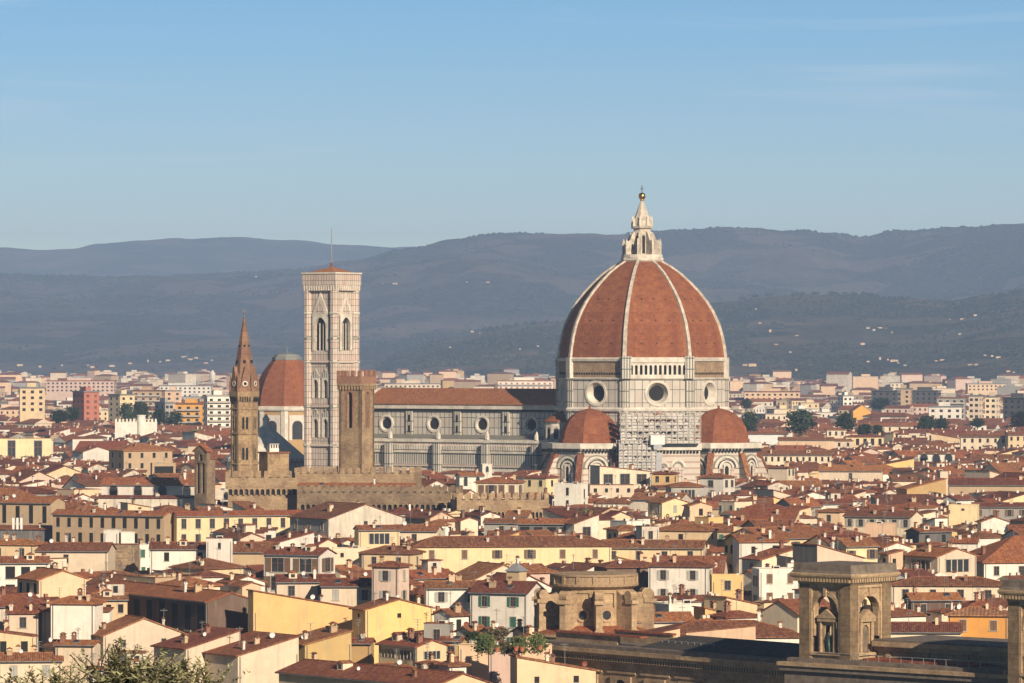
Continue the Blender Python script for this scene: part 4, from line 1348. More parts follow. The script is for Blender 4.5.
mb.xz([(8.0, z0 - .6), (10.15, z0 - .6), (10.15, z0 + .3), (8.0, z0 + .3)], -.75, .75, 'library')
mb.xz([(8.6, z0 + 4.5), (10.3, z0 + 4.5), (10.3, z0 + 5.1), (8.6, z0 + 5.1)], -.8, .8, 'library')
a8 = [2 * math.pi * i / 14 for i in range(14)]
mb.xz([(9.1 + .85 * math.cos(t), z0 + 5.8 + .85 * math.sin(t)) for t in a8], -.7, .7, 'library')
me = mb.mesh('buttress')
for k in range(10):
    link('buttress', me, ro, rz=R(-90 + 36 * k + 4))
# ------------------------------------------------------------------ houses: shared window, chimney and roof-top meshes


def winmesh(kind, sh):
    mb = MB()
    fr = 'frame'
    if kind == 'arch':
        mb.box(-.5, .5, -.04, .02, -.5, .25, 'glass'); mb.disc(0, .25, .5, -.04, 'glass', None, 16)
        mb.ring(0, .25, .5, .6, -.1, .02, fr, None, 12, 0, math.pi)
        mb.box(-.6, -.5, -.1, .02, -.5, .25, fr); mb.box(.5, .6, -.1, .02, -.5, .25, fr)
    elif kind == 'wide':
        mb.box(-.5, .5, -.04, .02, -.5, .5, 'glass')
        for x in (-.5, -.25, 0, .25, .5): mb.box(x - .02, x + .02, -.1, .02, -.5, .5, fr)
        mb.box(-.52, .52, -.1, .02, .47, .53, fr)
    elif kind == 'dark':
        mb.box(-.5, .5, -.03, .02, -.5, .5, 'void')
        mb.box(-.6, .6, -.14, .02, -.57, -.5, fr)
    else:
        mb.box(-.5, .5, -.04, .02, -.5, .5, 'glass' if kind != 'shut' else 'sh_' + sh)
        mb.box(-.58, -.5, -.09, .02, -.5, .5, fr); mb.box(.5, .58, -.09, .02, -.5, .5, fr); mb.box(-.58, .58, -.09, .02, .5, .56, fr)
        mb.box(-.66, .66, -.2, .02, -.56, -.5, fr)
        if kind != 'shut':
            mb.box(-.03, .03, -.07, .02, -.5, .5, 'sh_brown')
            mb.box(-.5, .5, -.065, .02, .11, .14, 'sh_brown')
        else:
            mb.box(-.015, .015, -.06, .02, -.5, .5, 'void')
    return mb.mesh('window')


def shmesh(sh):
    mb = MB()
    mb.box(-.25, .25, -.06, .0, -.5, .5, 'sh_' + sh)
    for z in (-.3, -.1, .1, .3): mb.box(-.2, .2, -.075, -.05, z - .015, z + .015, 'sh_' + sh)
    return mb.mesh('shutter')


WM = {}


def window(parent, T, w, h, kind='pane', sh='brown'):
    """kind: pane, open (with two shutters), shut, arch, wide, dark"""
    key = (kind if kind != 'open' else 'pane', sh if kind == 'shut' else '')
    if key not in WM: WM[key] = winmesh(*key)
    o = link('window', WM[key], parent)
    o.matrix_local = T @ Matrix.Diagonal((w, 1, h, 1))
    if kind == 'open':
        if ('s', sh) not in WM: WM[('s', sh)] = shmesh(sh)
        for s in (-1, 1):
            link('shutter', WM[('s', sh)], o, (s * .80, -.05, 0))
    return o


CH = []
for (w, d, h, mat) in ((.55, .45, .8, 'cream'), (.9, .5, 1.0, 'peach'), (.5, .5, .7, 'weathered'), (1.0, .5, .9, 'tan'), (.4, .4, 1.3, 'white'), (.7, .5, 1.0, 'stone_red')):
    mb = MB()
    mb.box(-w / 2, w / 2, -d / 2, d / 2, -1.0, h, mat)
    mb.box(-w / 2 - .1, w / 2 + .1, -d / 2 - .1, d / 2 + .1, h, h + .12, mat)
    for sx_ in (-1, 1): mb.box(sx_ * w * .35 - .08, sx_ * w * .35 + .08, -d * .4, d * .4, h + .12, h + .42, mat)
    mb.xz([(-w / 2 - .15, h + .42), (w / 2 + .15, h + .42), (0, h + .72)], -d / 2 - .15, d / 2 + .15, 'tile1')
    CH.append(mb.mesh('chimney'))
AN = []
for h in (2.2, 3.2):
    mb = MB()
    mb.tube((0, 0, -.4), (0, 0, h), .05, .04, 'pole', 5)
    for z, L in ((h - .1, 1.1), (h - .5, .8), (h - .9, .6)): mb.box(-L / 2, L / 2, -.03, .03, z - .03, z + .03, 'pole')
    mb.box(-.03, .03, -.6, .6, h - .33, h - .27, 'pole')
    AN.append(mb.mesh('antenna'))
DI = []
for mt in ('dish', 'dish', 'dish_red'):
    mb = MB()
    mb.tube((0, .1, -.3), (0, .1, .7), .05, .05, 'pole', 5)
    TD = Matrix.Translation((0, 0, .9)) @ Matrix.Rotation(R(100), 4, 'X')
    mb.ngon(14, [(.12, -.16), (.36, -.08), (.52, .04), (.5, .06), (.34, -.05), (.1, -.12)], mt, T=TD, top=True, bottom=True)
    mb.tube((0, 0, .9), (0, -.5, .95), .025, .02, 'pole', 4)
    DI.append(mb.mesh('satellite_dish'))
mb = MB(); mb.box(-.5, .5, -.7, .7, -.1, .12, 'lead'); mb.box(-.42, .42, -.62, .62, .12, .14, 'glass'); SKY = mb.mesh('skylight')
mb = MB()
mb.box(-.9, .9, -.7, 1.6, -1.2, .9, 'cream'); mb.box(-.45, .45, -.74, -.7, -.1, .65, 'glass')
mb.xz([(-1.1, .9), (1.1, .9), (0, 1.45)], -.95, 1.7, 'tile0'); DORM = mb.mesh('dormer')
mb = MB(); mb.box(-.5, .5, -.35, .35, 0, .75, 'white'); mb.box(-.4, .4, -.37, -.35, .1, .65, 'void'); ACU = mb.mesh('air_conditioner')

HOUSES = []


def geom(h):
    a = R(h['a']); Y = (HC - h['z']) * F / (h['eave'] - HZ)
    Wd = (h['x1'] - h['x0']) * Y / F
    w = Wd / (math.cos(a) + h['r'] * abs(math.sin(a)))
    d = h['r'] * w
    Yc = Y + (w * abs(math.sin(a)) + d * math.cos(a)) / 2
    h.update(Y=Y, w=w, d=d, Yc=Yc, X=((h['x0'] + h['x1']) / 2 - 512) * Yc / F)
    t = math.tan(R(h['pitch']))
    h['rise'] = {'g': d / 2 * t, 'p': w / 2 * t, 'h': min(w, d) / 2 * t, 's': d * t, 'b': d * t, 'l': w * t, 'r': w * t, 'f': h.get('par', .5)}[h['roof']]
    if h['roof'] in 'h': h['rise'] = min(h['rise'], 6.5)
    ry = Yc if h['roof'] in 'gph' else (Yc + d / 2 * math.cos(a) if h['roof'] == 's' else Yc)
    h['top'] = HZ + (HC - h['z'] - h['rise']) * F / ry
    return h


def H(x0, x1, eave, z, a=0, r=.7, roof='g', col='cream', nf=2, ns=1, pitch=18, L=None, **k):
    h = dict(x0=x0, x1=x1, eave=eave, z=z, a=a, r=r, roof=roof, col=col, nf=nf, ns=ns, pitch=pitch, L=L, hand=True, **k)
    h.setdefault('vis', 14)
    if h['z'] > 18.4: h['vis'] = max(5, h['vis'] * .75)
    HOUSES.append(geom(h))


# ---- foreground, left
H(-4, 64, 661, 10.5, 6, .6, 'g', 'cream', 2, 0, 16, 'low cream house with grey shutters behind the olive branches at the bottom left', wk='shut', sh='grey', vis=22)
H(-10, 36, 637, 13, 10, .6, 'r', 'pale yellow', 2, 0, 8, 'pale yellow flat-fronted house with two dark balcony doors at the left edge', wk='dark', vis=15)
H(34, 96, 611, 16.5, 22, .55, 's', 'weathered', 1, 0, 8, 'stained off-white house with one small canopied window above the olive branches', tile='tile1', vis=30)
H(6, 40, 613, 16.2, 6, .6, 's', 'cream', 1, 0, 14, 'small cream house with potted plants on its terrace left of the stained house', vis=20)
H(52, 102, 604, 18, -10, .7, 'h', 'white', 0, 0, 20, 'squat house under a wide hipped red roof behind the stained off-white house', tile='tile2')
H(93, 112, 611, 16.5, -8, .8, 's', 'white', 0, 0, 8, 'little white lean-to beside the dark loggia building', vis=12)
H(16, 87, 580, 19.5, 31, 1.0, 'p', 'peach', 0, 3, 18, 'blank peach gable house with a columned loggia on its shaded left side', wk='dark', vis=20, tile='tile2')
H(96, 262, 602, 17, -60, .22, 'g', 'brown', 8, 0, 17, 'long dark building with tall shaded windows under a wide red roof', wk='dark', ww=2.2, wh=4.4, vis=32, tile='tile2')
H(249, 358, 612, 15.8, 30, .10, 'r', 'yellow', 0, 0, 10, 'big blank yellow wall joined to the right end of the dark building', vis=40, pos=6)
H(352, 433, 610, 16.4, 28, .4, 'p', 'yellow', 1, 1, 14, 'blank yellow gable house with one tiny square window and a rooftop chimney stack', wk='dark', ww=.7, wh=.7, vis=32)
H(86, 184, 636, 13, 28, .5, 'p', 'cream', 2, 0, 20, 'wide cream gable wall with a small window rising behind the olive branches', ww=.8, wh=1.2, vis=30)
H(56, 100, 645, 12.9, -12, .5, 'g', 'cream', 0, 0, 14, 'dark low house under a patched red roof with a white flue pipe', vis=12, tile='tile2')
H(153, 241, 649, 13, 36, .95, 'l', 'cream', 0, 0, 14, 'cream shed-roofed house with a row of small eave slots, left of its longer twin', vis=24)
H(190, 300, 656, 12.3, 36, 1.2, 'l', 'cream', 0, 0, 13, 'long cream shed-roofed wall running down to the roof terrace', vis=26)
H(208, 278, 658, 11.4, 8, .6, 'f', 'peach', 3, 0, 10, 'peach house with a covered roof terrace and dark balcony openings', wk='dark', vis=24, aw=1)
H(276, 352, 645, 13.4, 34, 1.0, 'l', 'ochre', 0, 1, 12, 'ochre house with a sloping parapet and a white awning on its left side', vis=14)
H(346, 374, 643, 13.2, -8, .7, 'g', 'ochre', 0, 0, 18, 'small ochre annex with a red lean roof below the blank yellow gable', vis=12)
H(272, 492, 686, 11.0, -50, .26, 'g', 'pale yellow', 5, 0, 17, 'nearest long house under a broad brown tiled roof at the bottom edge', wk='dark', vis=16, tile='tile0')
H(378, 447, 647, 13.6, -52, .57, 'g', 'pale yellow', 2, 1, 17, 'yellow house with a dark glazed verandah under its red roof', wk='wide', ww=3.4, wh=1.3, vis=14, tile='tile2')
H(424, 453, 627, 15.2, -10, .7, 'f', 'grey', 1, 0, 10, 'small grey rooftop cabin with a corrugated top right of the yellow gable', vis=12)
H(440, 466, 641, 13.8, -14, .7, 'g', 'ochre', 1, 0, 16, 'little brown ochre house hidden among roof garden plants', vis=18)
H(488, 516, 655, 12.8, 4, .6, 'r', 'pink', 0, 0, 20, 'narrow pinkish wall with a raked red coping at the bottom centre', vis=28, pos=1)
H(510, 596, 672, 11.6, 14, .35, 'r', 'peach', 2, 0, 10, 'large blank peach wall sloping down to the dark library cornice', ww=.8, wh=1.0, wk='dark', vis=28, low=1)
H(458, 552, 648, 13.3, 2, .3, 'f', 'peach', 0, 0, 10, 'flat roofed house carrying a roof garden of shrubs in front of the rotunda', vis=8, par=.3)
H(470, 545, 593, 17.6, -22, .75, 'g', 'white', 2, 1, 21, 'white gabled house with green shutters left of the rotunda', wk='open', sh='green', vis=34, tile='tile1')
H(424, 486, 588, 17.9, 5, .5, 'g', 'white', 2, 0, 19, 'white house with one wide grey-shuttered window, second left of the rotunda', wk='open', sh='grey', vis=20, tile='tile1')
H(372, 409, 567, 21.5, -24, .8, 'h', 'pink', 1, 1, 18, 'pale pink stair tower with a hipped cap and one shuttered window', wk='open', sh='grey', vis=36)
H(322, 380, 586, 17.8, 0, .6, 'g', 'cream', 2, 0, 18, 'cream house with a long brown roof left of the pale pink stair tower', wk='open', sh='grey', vis=12, tile='tile1')
H(274, 336, 582, 18.2, 6, .6, 'g', 'cream', 2, 0, 17, 'cream house with a plain roof left of the pale pink stair tower and its neighbour', vis=16, tile='tile1')
H(264, 335, 555, 20.5, -22, .6, 'g', 'white', 2, 1, 16, 'white gabled house with two big dark windows facing left and front', wk='open', sh='brown', ww=2.6, wh=2.6, vis=24)
H(354, 400, 530, 22.5, 12, .6, 'g', 'pale yellow', 1, 0, 14, 'yellow top floor with one wide three-pane window and a shaded left side', wk='wide', ww=4.0, wh=2.2, vis=20)
H(362, 423, 554, 18.8, -18, .7, 'h', 'pale yellow', 2, 1, 19, 'yellow hipped house below the top floor with the three-pane window', vis=18, tile='tile1')
H(332, 370, 551, 19, 4, .5, 'f', 'cream', 2, 0, 10, 'plain cream block with two little square windows in front of the yellow top floor', ww=.7, wh=.8, wk='dark', vis=18)
H(410, 612, 547, 19.4, 7, .22, 'h', 'pale yellow', 6, 1, 22, 'long yellow house with six shuttered windows in a single row', wk='mix', sh='brown', vis=22, low=1, tile='tile1')
H(600, 707, 548, 19.0, -8, .32, 'g', 'pale yellow', 4, 1, 20, 'long house continuing the yellow one to the right under the white penthouse', vis=12, tile='tile1')
H(636, 659, 529, 22.6, 22, .8, 'f', 'weathered', 1, 0, 10, 'grey white rooftop penthouse with one window and a terrace parapet', vis=14)
H(648, 713, 567, 18.6, -12, .5, 'h', 'white', 2, 1, 18, 'white hipped house with two grey-shuttered windows above the red roofs', wk='open', sh='grey', vis=36, tile='tile1')
H(594, 662, 568, 18.0, 20, .6, 'h', 'brown', 3, 1, 17, 'dark brown house with a glazed porch right of the rotunda top', wk='dark', vis=16, tile='tile1')
H(710, 743, 581, 17.6, 4, .6, 'f', 'yellow', 1, 0, 10, 'bright yellow house with a railed balcony terrace', vis=14, par=1.0)
H(752, 800, 572, 18.2, 14, .6, 'f', 'white', 2, 1, 10, 'white flat-topped house with brown shutters beside the arched tower', wk='shut', sh='brown', vis=26)
H(786, 798, 566, 18.9, 6, 1.0, 'f', 'white', 1, 0, 10, 'narrow white block directly behind the arched tower', vis=14)
H(792, 864, 560, 19.6, 40, .55, 'r', 'cream', 0, 0, 13, 'house with a dark blank side wall and a raked cream front above the arched tower', vis=18, col2='dark grey')  # dark grey left wall: its shade is painted into the plaster colour
H(742, 800, 560, 19.2, 30, .8, 'l', 'cream', 0, 1, 14, 'raked cream house with a red roof falling left, left of the dark blank wall', vis=14, tile='tile2')
H(905, 976, 557, 18.8, 35, 1.0, 'p', 'cream', 1, 2, 16, 'cream gabled house with a wide glazed loggia right of the arched tower', wk='wide', ww=6.0, wh=2.6, vis=18, tile='tile2')
H(958, 1080, 563, 17.2, 12, .9, 'h', 'white', 4, 0, 27, 'very broad red hipped roof with a roof light at the right edge', vis=12, tile='tile2', low=1)
H(890, 1004, 586, 17.0, -6, .42, 'h', 'cream', 4, 0, 17, 'wide red hipped roof over a dim cream wall right of the arched tower', vis=10, tile='tile1')
H(946, 1012, 616, 16.2, -8, .7, 'h', 'orange', 2, 1, 18, 'bright orange house with two brown shutters between the arched towers', wk='shut', sh='brown', vis=26, tile='tile_long')
H(846, 962, 632, 13.8, -4, .4, 'g', 'cream', 0, 0, 17, 'long low roof with two white skylights between the arched towers', vis=10, tile='tile1')
H(646, 802, 638, 13.4, 5, .6, 'h', 'white', 0, 0, 17, 'broad red hipped roof with three white flues left of the arched tower', vis=10, tile='tile1')
H(598, 694, 622, 14.9, 12, .45, 'g', 'weathered', 0, 0, 18, 'low red roof tucked right of the rotunda buttresses', vis=8, tile='tile2')
H(905, 960, 600, 15.6, 8, .6, 'g', 'brown', 2, 0, 18, 'dark house under a fresh orange-red roof above the orange house', vis=8, tile='tile2')
# ---- middle, left
H(50, 176, 516, 21.5, -26, .15, 'g', 'tan', 10, 0, 19, 'left half of the long institute, tan with ten slit windows', wk='dark', ww=.95, wh=2.3, vis=16, tile='tile2')
H(173, 304, 516, 21.5, 16, .15, 'g', 'pale yellow', 9, 0, 19, 'right half of the long institute, pale yellow with nine windows', ww=1.1, wh=2.2, vis=15, tile='tile2')
H(-30, 66, 503, 23.5, -24, .3, 'g', 'tan', 6, 0, 19, 'tall tan hall with narrow slot windows at the left edge', wk='dark', ww=1.1, wh=4.2, vis=24, tile='tile2')
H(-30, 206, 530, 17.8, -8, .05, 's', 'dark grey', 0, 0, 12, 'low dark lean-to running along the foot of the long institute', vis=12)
H(76, 139, 546, 19.2, -8, .4, 'f', 'rubble', 0, 0, 10, 'windowless block of bare brown rubble stone', vis=32, par=.2)
H(26, 114, 551, 18.8, -5, .5, 'g', 'cream', 1, 0, 17, 'wide brown roof immediately left of the rubble stone block', vis=8, tile='tile1')
H(-14, 50, 563, 18.0, 6, .5, 'g', 'white', 4, 0, 17, 'white house with a columned porch under a red roof at the left edge', wk='dark', ww=1.8, wh=2.4, vis=22)
H(-12, 43, 545, 20.0, -14, .6, 'h', 'pale yellow', 2, 1, 17, 'yellow house with one dark window below the white aerial panels', vis=14, tile='tile2')
H(104, 121, 533, 20.6, -8, .8, 'f', 'white', 0, 0, 10, 'small white rooftop box above the rubble stone block', vis=10)
H(120, 135, 535, 20.2, 8, .8, 'f', 'white', 0, 0, 10, 'second white rooftop box above the rubble stone block', vis=9)
H(150, 218, 549, 19.2, 2, .5, 'g', 'white', 2, 0, 17, 'white house with two doors behind a low white block', wk='dark', vis=14, tile='tile1')
H(206, 233, 541, 21.0, 3, .6, 'f', 'white', 1, 0, 10, 'blank white block left of a steep brown roof', wk='dark', ww=.6, wh=1.2, vis=20)
H(218, 276, 552, 18.6, -6, .75, 'g', 'tan', 0, 0, 22, 'steep plain brown roof right of the blank white block', vis=6, tile='tile1')
H(262, 314, 543, 20.0, 36, .6, 'l', 'white', 1, 0, 12, 'L-shaped white house with stepped tops', vis=14)
H(289, 403, 519, 21.5, 35, .82, 'p', 'weathered', 1, 3, 17, 'big house with a weathered cream gable and a windowed left side greyed for shade', vis=24, tile='tile1', col2='grey')  # grey left wall stands for shade, coloured in; the gable keeps its cream
H(392, 442, 531, 19.4, -10, .6, 'g', 'cream', 1, 1, 18, 'red roofed cream house left of the battlemented wall end', vis=10)
H(454, 478, 521, 20.5, 26, .8, 'p', 'cream', 0, 0, 18, 'plain cream gable below the short battlemented wall', vis=12)
H(484, 522, 523, 20.0, -8, .6, 'g', 'grey', 1, 0, 17, 'grey house under a dark red roof, right of the plain cream gable', vis=8, tile='tile1')
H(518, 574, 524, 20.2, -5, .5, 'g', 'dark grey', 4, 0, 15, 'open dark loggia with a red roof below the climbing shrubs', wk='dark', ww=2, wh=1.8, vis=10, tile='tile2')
H(562, 599, 524, 20.3, 34, .7, 'l', 'weathered', 1, 0, 16, 'weathered raked house with one four-pane window right of the dark loggia', wk='pane', ww=2.0, wh=2.2, vis=12)
# ---- middle, under the cathedral
H(524, 558, 478, 23.0, -36, .75, 'h', 'pale yellow', 2, 1, 19, 'pale yellow hipped house directly left of the white roof-garden tower', wk='dark', vis=20, tile='tile2')
H(554, 588, 486, 23.5, -22, .7, 'f', 'white', 1, 1, 10, 'white tower house with red shrubs on its flat roof', wk='dark', ww=.8, wh=2.2, vis=26)
H(476, 524, 483, 22.5, -14, .7, 'h', 'cream', 4, 1, 18, 'cream house with brown columns under a hipped roof above the battlements', wk='shut', sh='brown', ww=1.6, wh=3.2, vis=14, tile='tile2')
H(298, 416, 486, 25.9, -5, .06, 's', 'stone', 0, 0, 16, 'long thin red lean-to roof between the two battlemented walls', vis=5, tile='tile2')
H(456, 484, 476, 23.5, 14, .6, 'g', 'white', 2, 0, 17, 'white house with two arched openings above the battlements', wk='arch', ww=1.1, wh=2.2, vis=16, tile='tile2')
H(480, 492, 466, 25.5, 14, 1.0, 'f', 'white', 1, 0, 10, 'tiny white belfry in front of the nave', wk='arch', ww=.9, wh=1.4, vis=14)
H(590, 650, 472, 24.0, 22, .45, 'r', 'cream', 3, 0, 6, 'modern cream penthouse with three huge dark panes below the scaffolding', wk='pane', ww=3.0, wh=3.0, vis=20)
H(588, 634, 487, 21.5, 4, .5, 'f', 'cream', 4, 0, 10, 'low cream storey with four small windows below the modern penthouse', ww=.9, wh=1.1, wk='dark', vis=10)
H(652, 678, 474, 23.5, -20, .8, 'h', 'yellow', 2, 1, 17, 'yellow hipped house with small windows right of the scaffolding foot', wk='dark', vis=16)
H(666, 704, 487, 22.0, 10, .8, 'h', 'grey', 1, 0, 16, 'grey house with an overhanging hipped roof and corner columns', wk='wide', ww=4, wh=2.4, vis=14)
H(698, 735, 478, 23.0, -32, .8, 'h', 'white', 1, 2, 17, 'white hipped house with square windows right of the grey columned house', wk='pane', ww=1.6, wh=2.0, vis=18)
H(630, 692, 500, 20.5, -20, .7, 'g', 'weathered', 0, 1, 17, 'wide red roof with a weathered right gable below the scaffolding', vis=12)
H(648, 688, 503, 20.2, 32, .8, 'p', 'pale yellow', 1, 2, 15, 'yellow gable with a grey shuttered left side, lower centre of the cathedral', wk='shut', sh='grey', vis=20)
H(684, 712, 506, 19.8, 18, .7, 'p', 'peach', 1, 0, 15, 'orange peach gable right of the yellow gable', wk='dark', vis=12)
H(654, 718, 531, 19.2, -18, .7, 'h', 'pale yellow', 1, 1, 17, 'yellow hipped house behind the white penthouse, to its right', wk='dark', ww=1, wh=1.3, vis=14)
# ---- middle, right
H(768, 795, 468, 24.0, -30, .8, 'h', 'cream', 0, 2, 15, 'cream block with two brown arched windows right of the cathedral', wk='arch', vis=18, wf='s')
H(818, 884, 471, 21.5, -6, .5, 'g', 'cream', 1, 0, 17, 'long pale cream house under a wide red roof below the green glass building', vis=12, tile='tile2')
H(844, 922, 517, 20.4, -26, .42, 'g', 'cream', 6, 0, 18, 'cream house with a row of grey shutters and a pale right gable', wk='open', sh='grey', vis=18, tile='tile1')
H(864, 898, 526, 19.6, -10, .7, 'f', 'peach', 0, 0, 10, 'blank peach block in front of the grey-shuttered cream house', vis=14)
H(948, 980, 507, 20.8, -12, .7, 'f', 'pale yellow', 1, 0, 10, 'blank pale yellow block with one tiny canopy, left of a white gable', wk='dark', ww=.8, wh=.5, vis=20)
H(978, 1008, 522, 19.4, 6, .7, 'p', 'white', 0, 0, 19, 'small white gable on the right below the dark open hall', vis=12)
H(906, 952, 532, 19.0, 28, .6, 'g', 'dark grey', 2, 0, 15, 'dark shaded house under a red roof right of the blank peach block', wk='dark', vis=14)  # dark grey plaster carries the shade of the front in its colour
H(948, 1075, 485, 22.0, -5, .22, 'g', 'tan', 0, 0, 22, 'huge church-like roof at the right edge', vis=8, tile='tile1')
H(972, 1075, 507, 19.6, -4, .2, 'g', 'grey', 7, 0, 17, 'long roof over a dark row of openings at the right edge', wk='mix', sh='brown', vis=14, tile='tile1')
H(896, 946, 489, 20.5, 24, .5, 'l', 'ochre', 0, 0, 12, 'bright new red roof falling left beside a pale chimney tower', vis=8, tile='tile2')
H(937, 948, 473, 23.5, 18, 1.0, 'f', 'cream', 0, 0, 10, 'slim pale chimney tower beside the bright new red roof', vis=20)
H(818, 846, 512, 19.6, -26, .7, 'h', 'peach', 1, 0, 16, 'peach hipped house left of the grey-shuttered cream house', vis=12)
# ---- back, left of the cathedral
H(-6, 52, 440, 26.0, 14, .5, 'f', 'pale yellow', 2, 1, 10, 'pale yellow church-like block with two tall grey windows at the left edge', wk='pane', ww=3.0, wh=6.5, vis=22)
H(26, 53, 441, 25, 40, .6, 'r', 'cream', 1, 0, 14, 'cream raked annex joined to the church-like block', wk='dark', vis=14)
H(108, 173, 451, 26.0, 26, .8, 'h', 'tan', 4, 2, 17, 'big tan hipped house with scattered dark windows left of the bell gable', wk='dark', vis=24, tile='tile2')
H(102, 204, 485, 24.0, -6, .32, 'g', 'white', 4, 0, 20, 'church with a red roof and a row of dark arched windows', wk='arch', ww=2.2, wh=3.2, vis=14, tile='tile2')
H(98, 206, 498, 21.0, -6, .1, 's', 'weathered', 0, 0, 8, 'low aisle of the red roofed church', vis=6)
H(150, 176, 465, 24.5, 12, .6, 'f', 'tan', 1, 0, 10, 'tan block with a large black opening beside the big hipped house', wk='dark', ww=5.5, wh=2.8, vis=12)
H(198, 236, 492, 22.0, 6, .5, 'f', 'weathered', 2, 0, 10, 'weathered terrace with two arches at the foot of the brick spire', wk='arch', ww=1.6, wh=1.8, vis=10)
H(228, 262, 490, 22.0, -8, .6, 'f', 'weathered', 0, 0, 10, 'weathered flat terrace below the battlemented wing', vis=8)
H(72, 112, 452, 23.0, 34, .7, 'p', 'white', 0, 0, 16, 'plain white gable left of the big tan hipped house', vis=12)
# ---- back, right of the cathedral
H(846, 884, 437, 22.0, -4, .3, 'h', 'pale yellow', 5, 0, 16, 'pale yellow palazzo with five dark windows in a row', wk='dark', ww=1.5, wh=3.0, vis=10)
H(816, 852, 441, 20.5, 2, .4, 'h', 'cream', 4, 0, 15, 'cream villa with a raised centre left of the pale yellow palazzo', wk='dark', vis=8)
H(826, 845, 430, 25.0, 2, .7, 'h', 'cream', 3, 0, 14, 'raised centre block of the cream villa', vis=8)
H(748, 782, 434, 24.0, -3, .4, 'g', 'white_sheet', 0, 0, 14, 'building wrapped in white sheeting right of the east half dome', vis=12)
H(778, 834, 440, 22.5, -2, .25, 'g', 'peach', 0, 0, 18, 'long red roof right of the building wrapped in white sheeting', vis=6, tile='tile1')
H(756, 832, 455, 22.0, -3, .3, 'g', 'cream', 12, 0, 20, 'long cream building with a row of small windows right of the cathedral', wk='dark', ww=.8, wh=1.6, vis=8, tile='tile1')
H(917, 955, 454, 22.5, -4, .5, 'h', 'white', 3, 0, 16, 'white hall with three tall arched windows', wk='arch', ww=2.6, wh=3.6, vis=10, tile='tile1')
H(855, 924, 426, 22.0, -2, .2, 'g', 'cream', 7, 0, 17, 'very long cream building with a red roof and dark trees in front', wk='dark', vis=8, tile='tile2')
H(960, 1030, 437, 23.0, -3, .25, 'g', 'cream', 9, 0, 17, 'long cream building with strips of balconies at the right edge', wk='dark', vis=12, tile='tile1')
H(1006, 1040, 435, 24.0, 4, .5, 'g', 'pale yellow', 5, 0, 15, 'pale block with square windows at the right edge', wk='dark', vis=16)
NHAND = len(HOUSES)
# ------------------------------------------------------------------ filling the quarter between the surveyed houses
ZB = np.full((700, 1064), 1e9)             # nearest distance per pixel (columns offset by 20)
PROT = np.full((700, 1064), -1.0)          # surveyed house that must stay visible: its distance


def cols(x0, x1): return max(0, int(x0) + 20), min(1064, int(x1) + 20)


def stamp(h):
    a, b = cols(h['x0'], h['x1'])
    t = max(0, int(h['top']))
    if b > a and t < 700:
        ZB[t:, a:b] = np.minimum(ZB[t:, a:b], h['Yc'])
        if h.get('hand'):
            e = min(699, int(h['eave'] + h['vis']))
            PROT[t:e, a:b] = np.maximum(PROT[t:e, a:b], h['Yc'])


LAND = [  # landmarks: (x0, x1, top, bottom of what shows, distance)
    (556, 728, 190, 478, 1470), (550, 640, 412, 482, 1440), (690, 762, 412, 478, 1430), (372, 560, 390, 470, 1530), (303, 360, 268, 470, 1530),
    (258, 316, 356, 440, 1740), (228, 302, 428, 470, 1560), (231, 258, 318, 478, 1150), (335, 375, 370, 476, 1150), (294, 414, 470, 483, 1130),
    (228, 297, 475, 495, 1120), (300, 458, 489, 502, 1090), (459, 546, 496, 511, 1080), (260, 286, 445, 474, 1150), (189, 212, 447, 503, 1130),
    (789, 901, 563, 683, 650), (1003, 1064, 578, 683, 610), (546, 650, 647, 683, 730), (650, 800, 660, 683, 730), (786, 1024, 640, 683, 650), (540, 660, 573, 640, 730),
]
for h in HOUSES: stamp(h)
for x0, x1, t, b, Y in LAND:
    p, q = cols(x0, x1)
    ZB[t:, p:q] = np.minimum(ZB[t:, p:q], Y)
    PROT[t:b, p:q] = np.maximum(PROT[t:b, p:q], Y)
# plan footprints that fillers may not enter
PLANS = [(h['X'], h['Yc'], h['w'] / 2 + 1, h['d'] / 2 + 1, R(h['a'])) for h in HOUSES]
PLANS += [(DX, DY, 46, 46, 0), (CX, CY, 11, 11, 0), (BX, BY, 17, 17, 0), (LX, LY, 18, 18, 0), (SX, SY, 5, 5, 0), (RX, RY, 12, 12, 0), (wx(845, 655), 655, 9, 9, R(-45))]
nc = TR(DX, DY, 0, DA) @ Vector((-66, 0, 0))
PLANS.append((nc.x, nc.y, 48, 25, DA))
for x0, x1, Y, d in ((228, 297, 1134, 8), (294, 414, 1148, 10), (300, 458, 1102, 9), (459, 546, 1086, 7), (335, 375, 1156, 6), (188, 214, 1133, 5)):
    PLANS.append((wx((x0 + x1) / 2, Y), Y, (wx(x1, Y) - wx(x0, Y)) / 2 + 1, d, 0))
PLANS.append((28, 690, 32, 13, R(-51)))
PLANS.append((wx(930, 648), 655, 24, 20, LA))


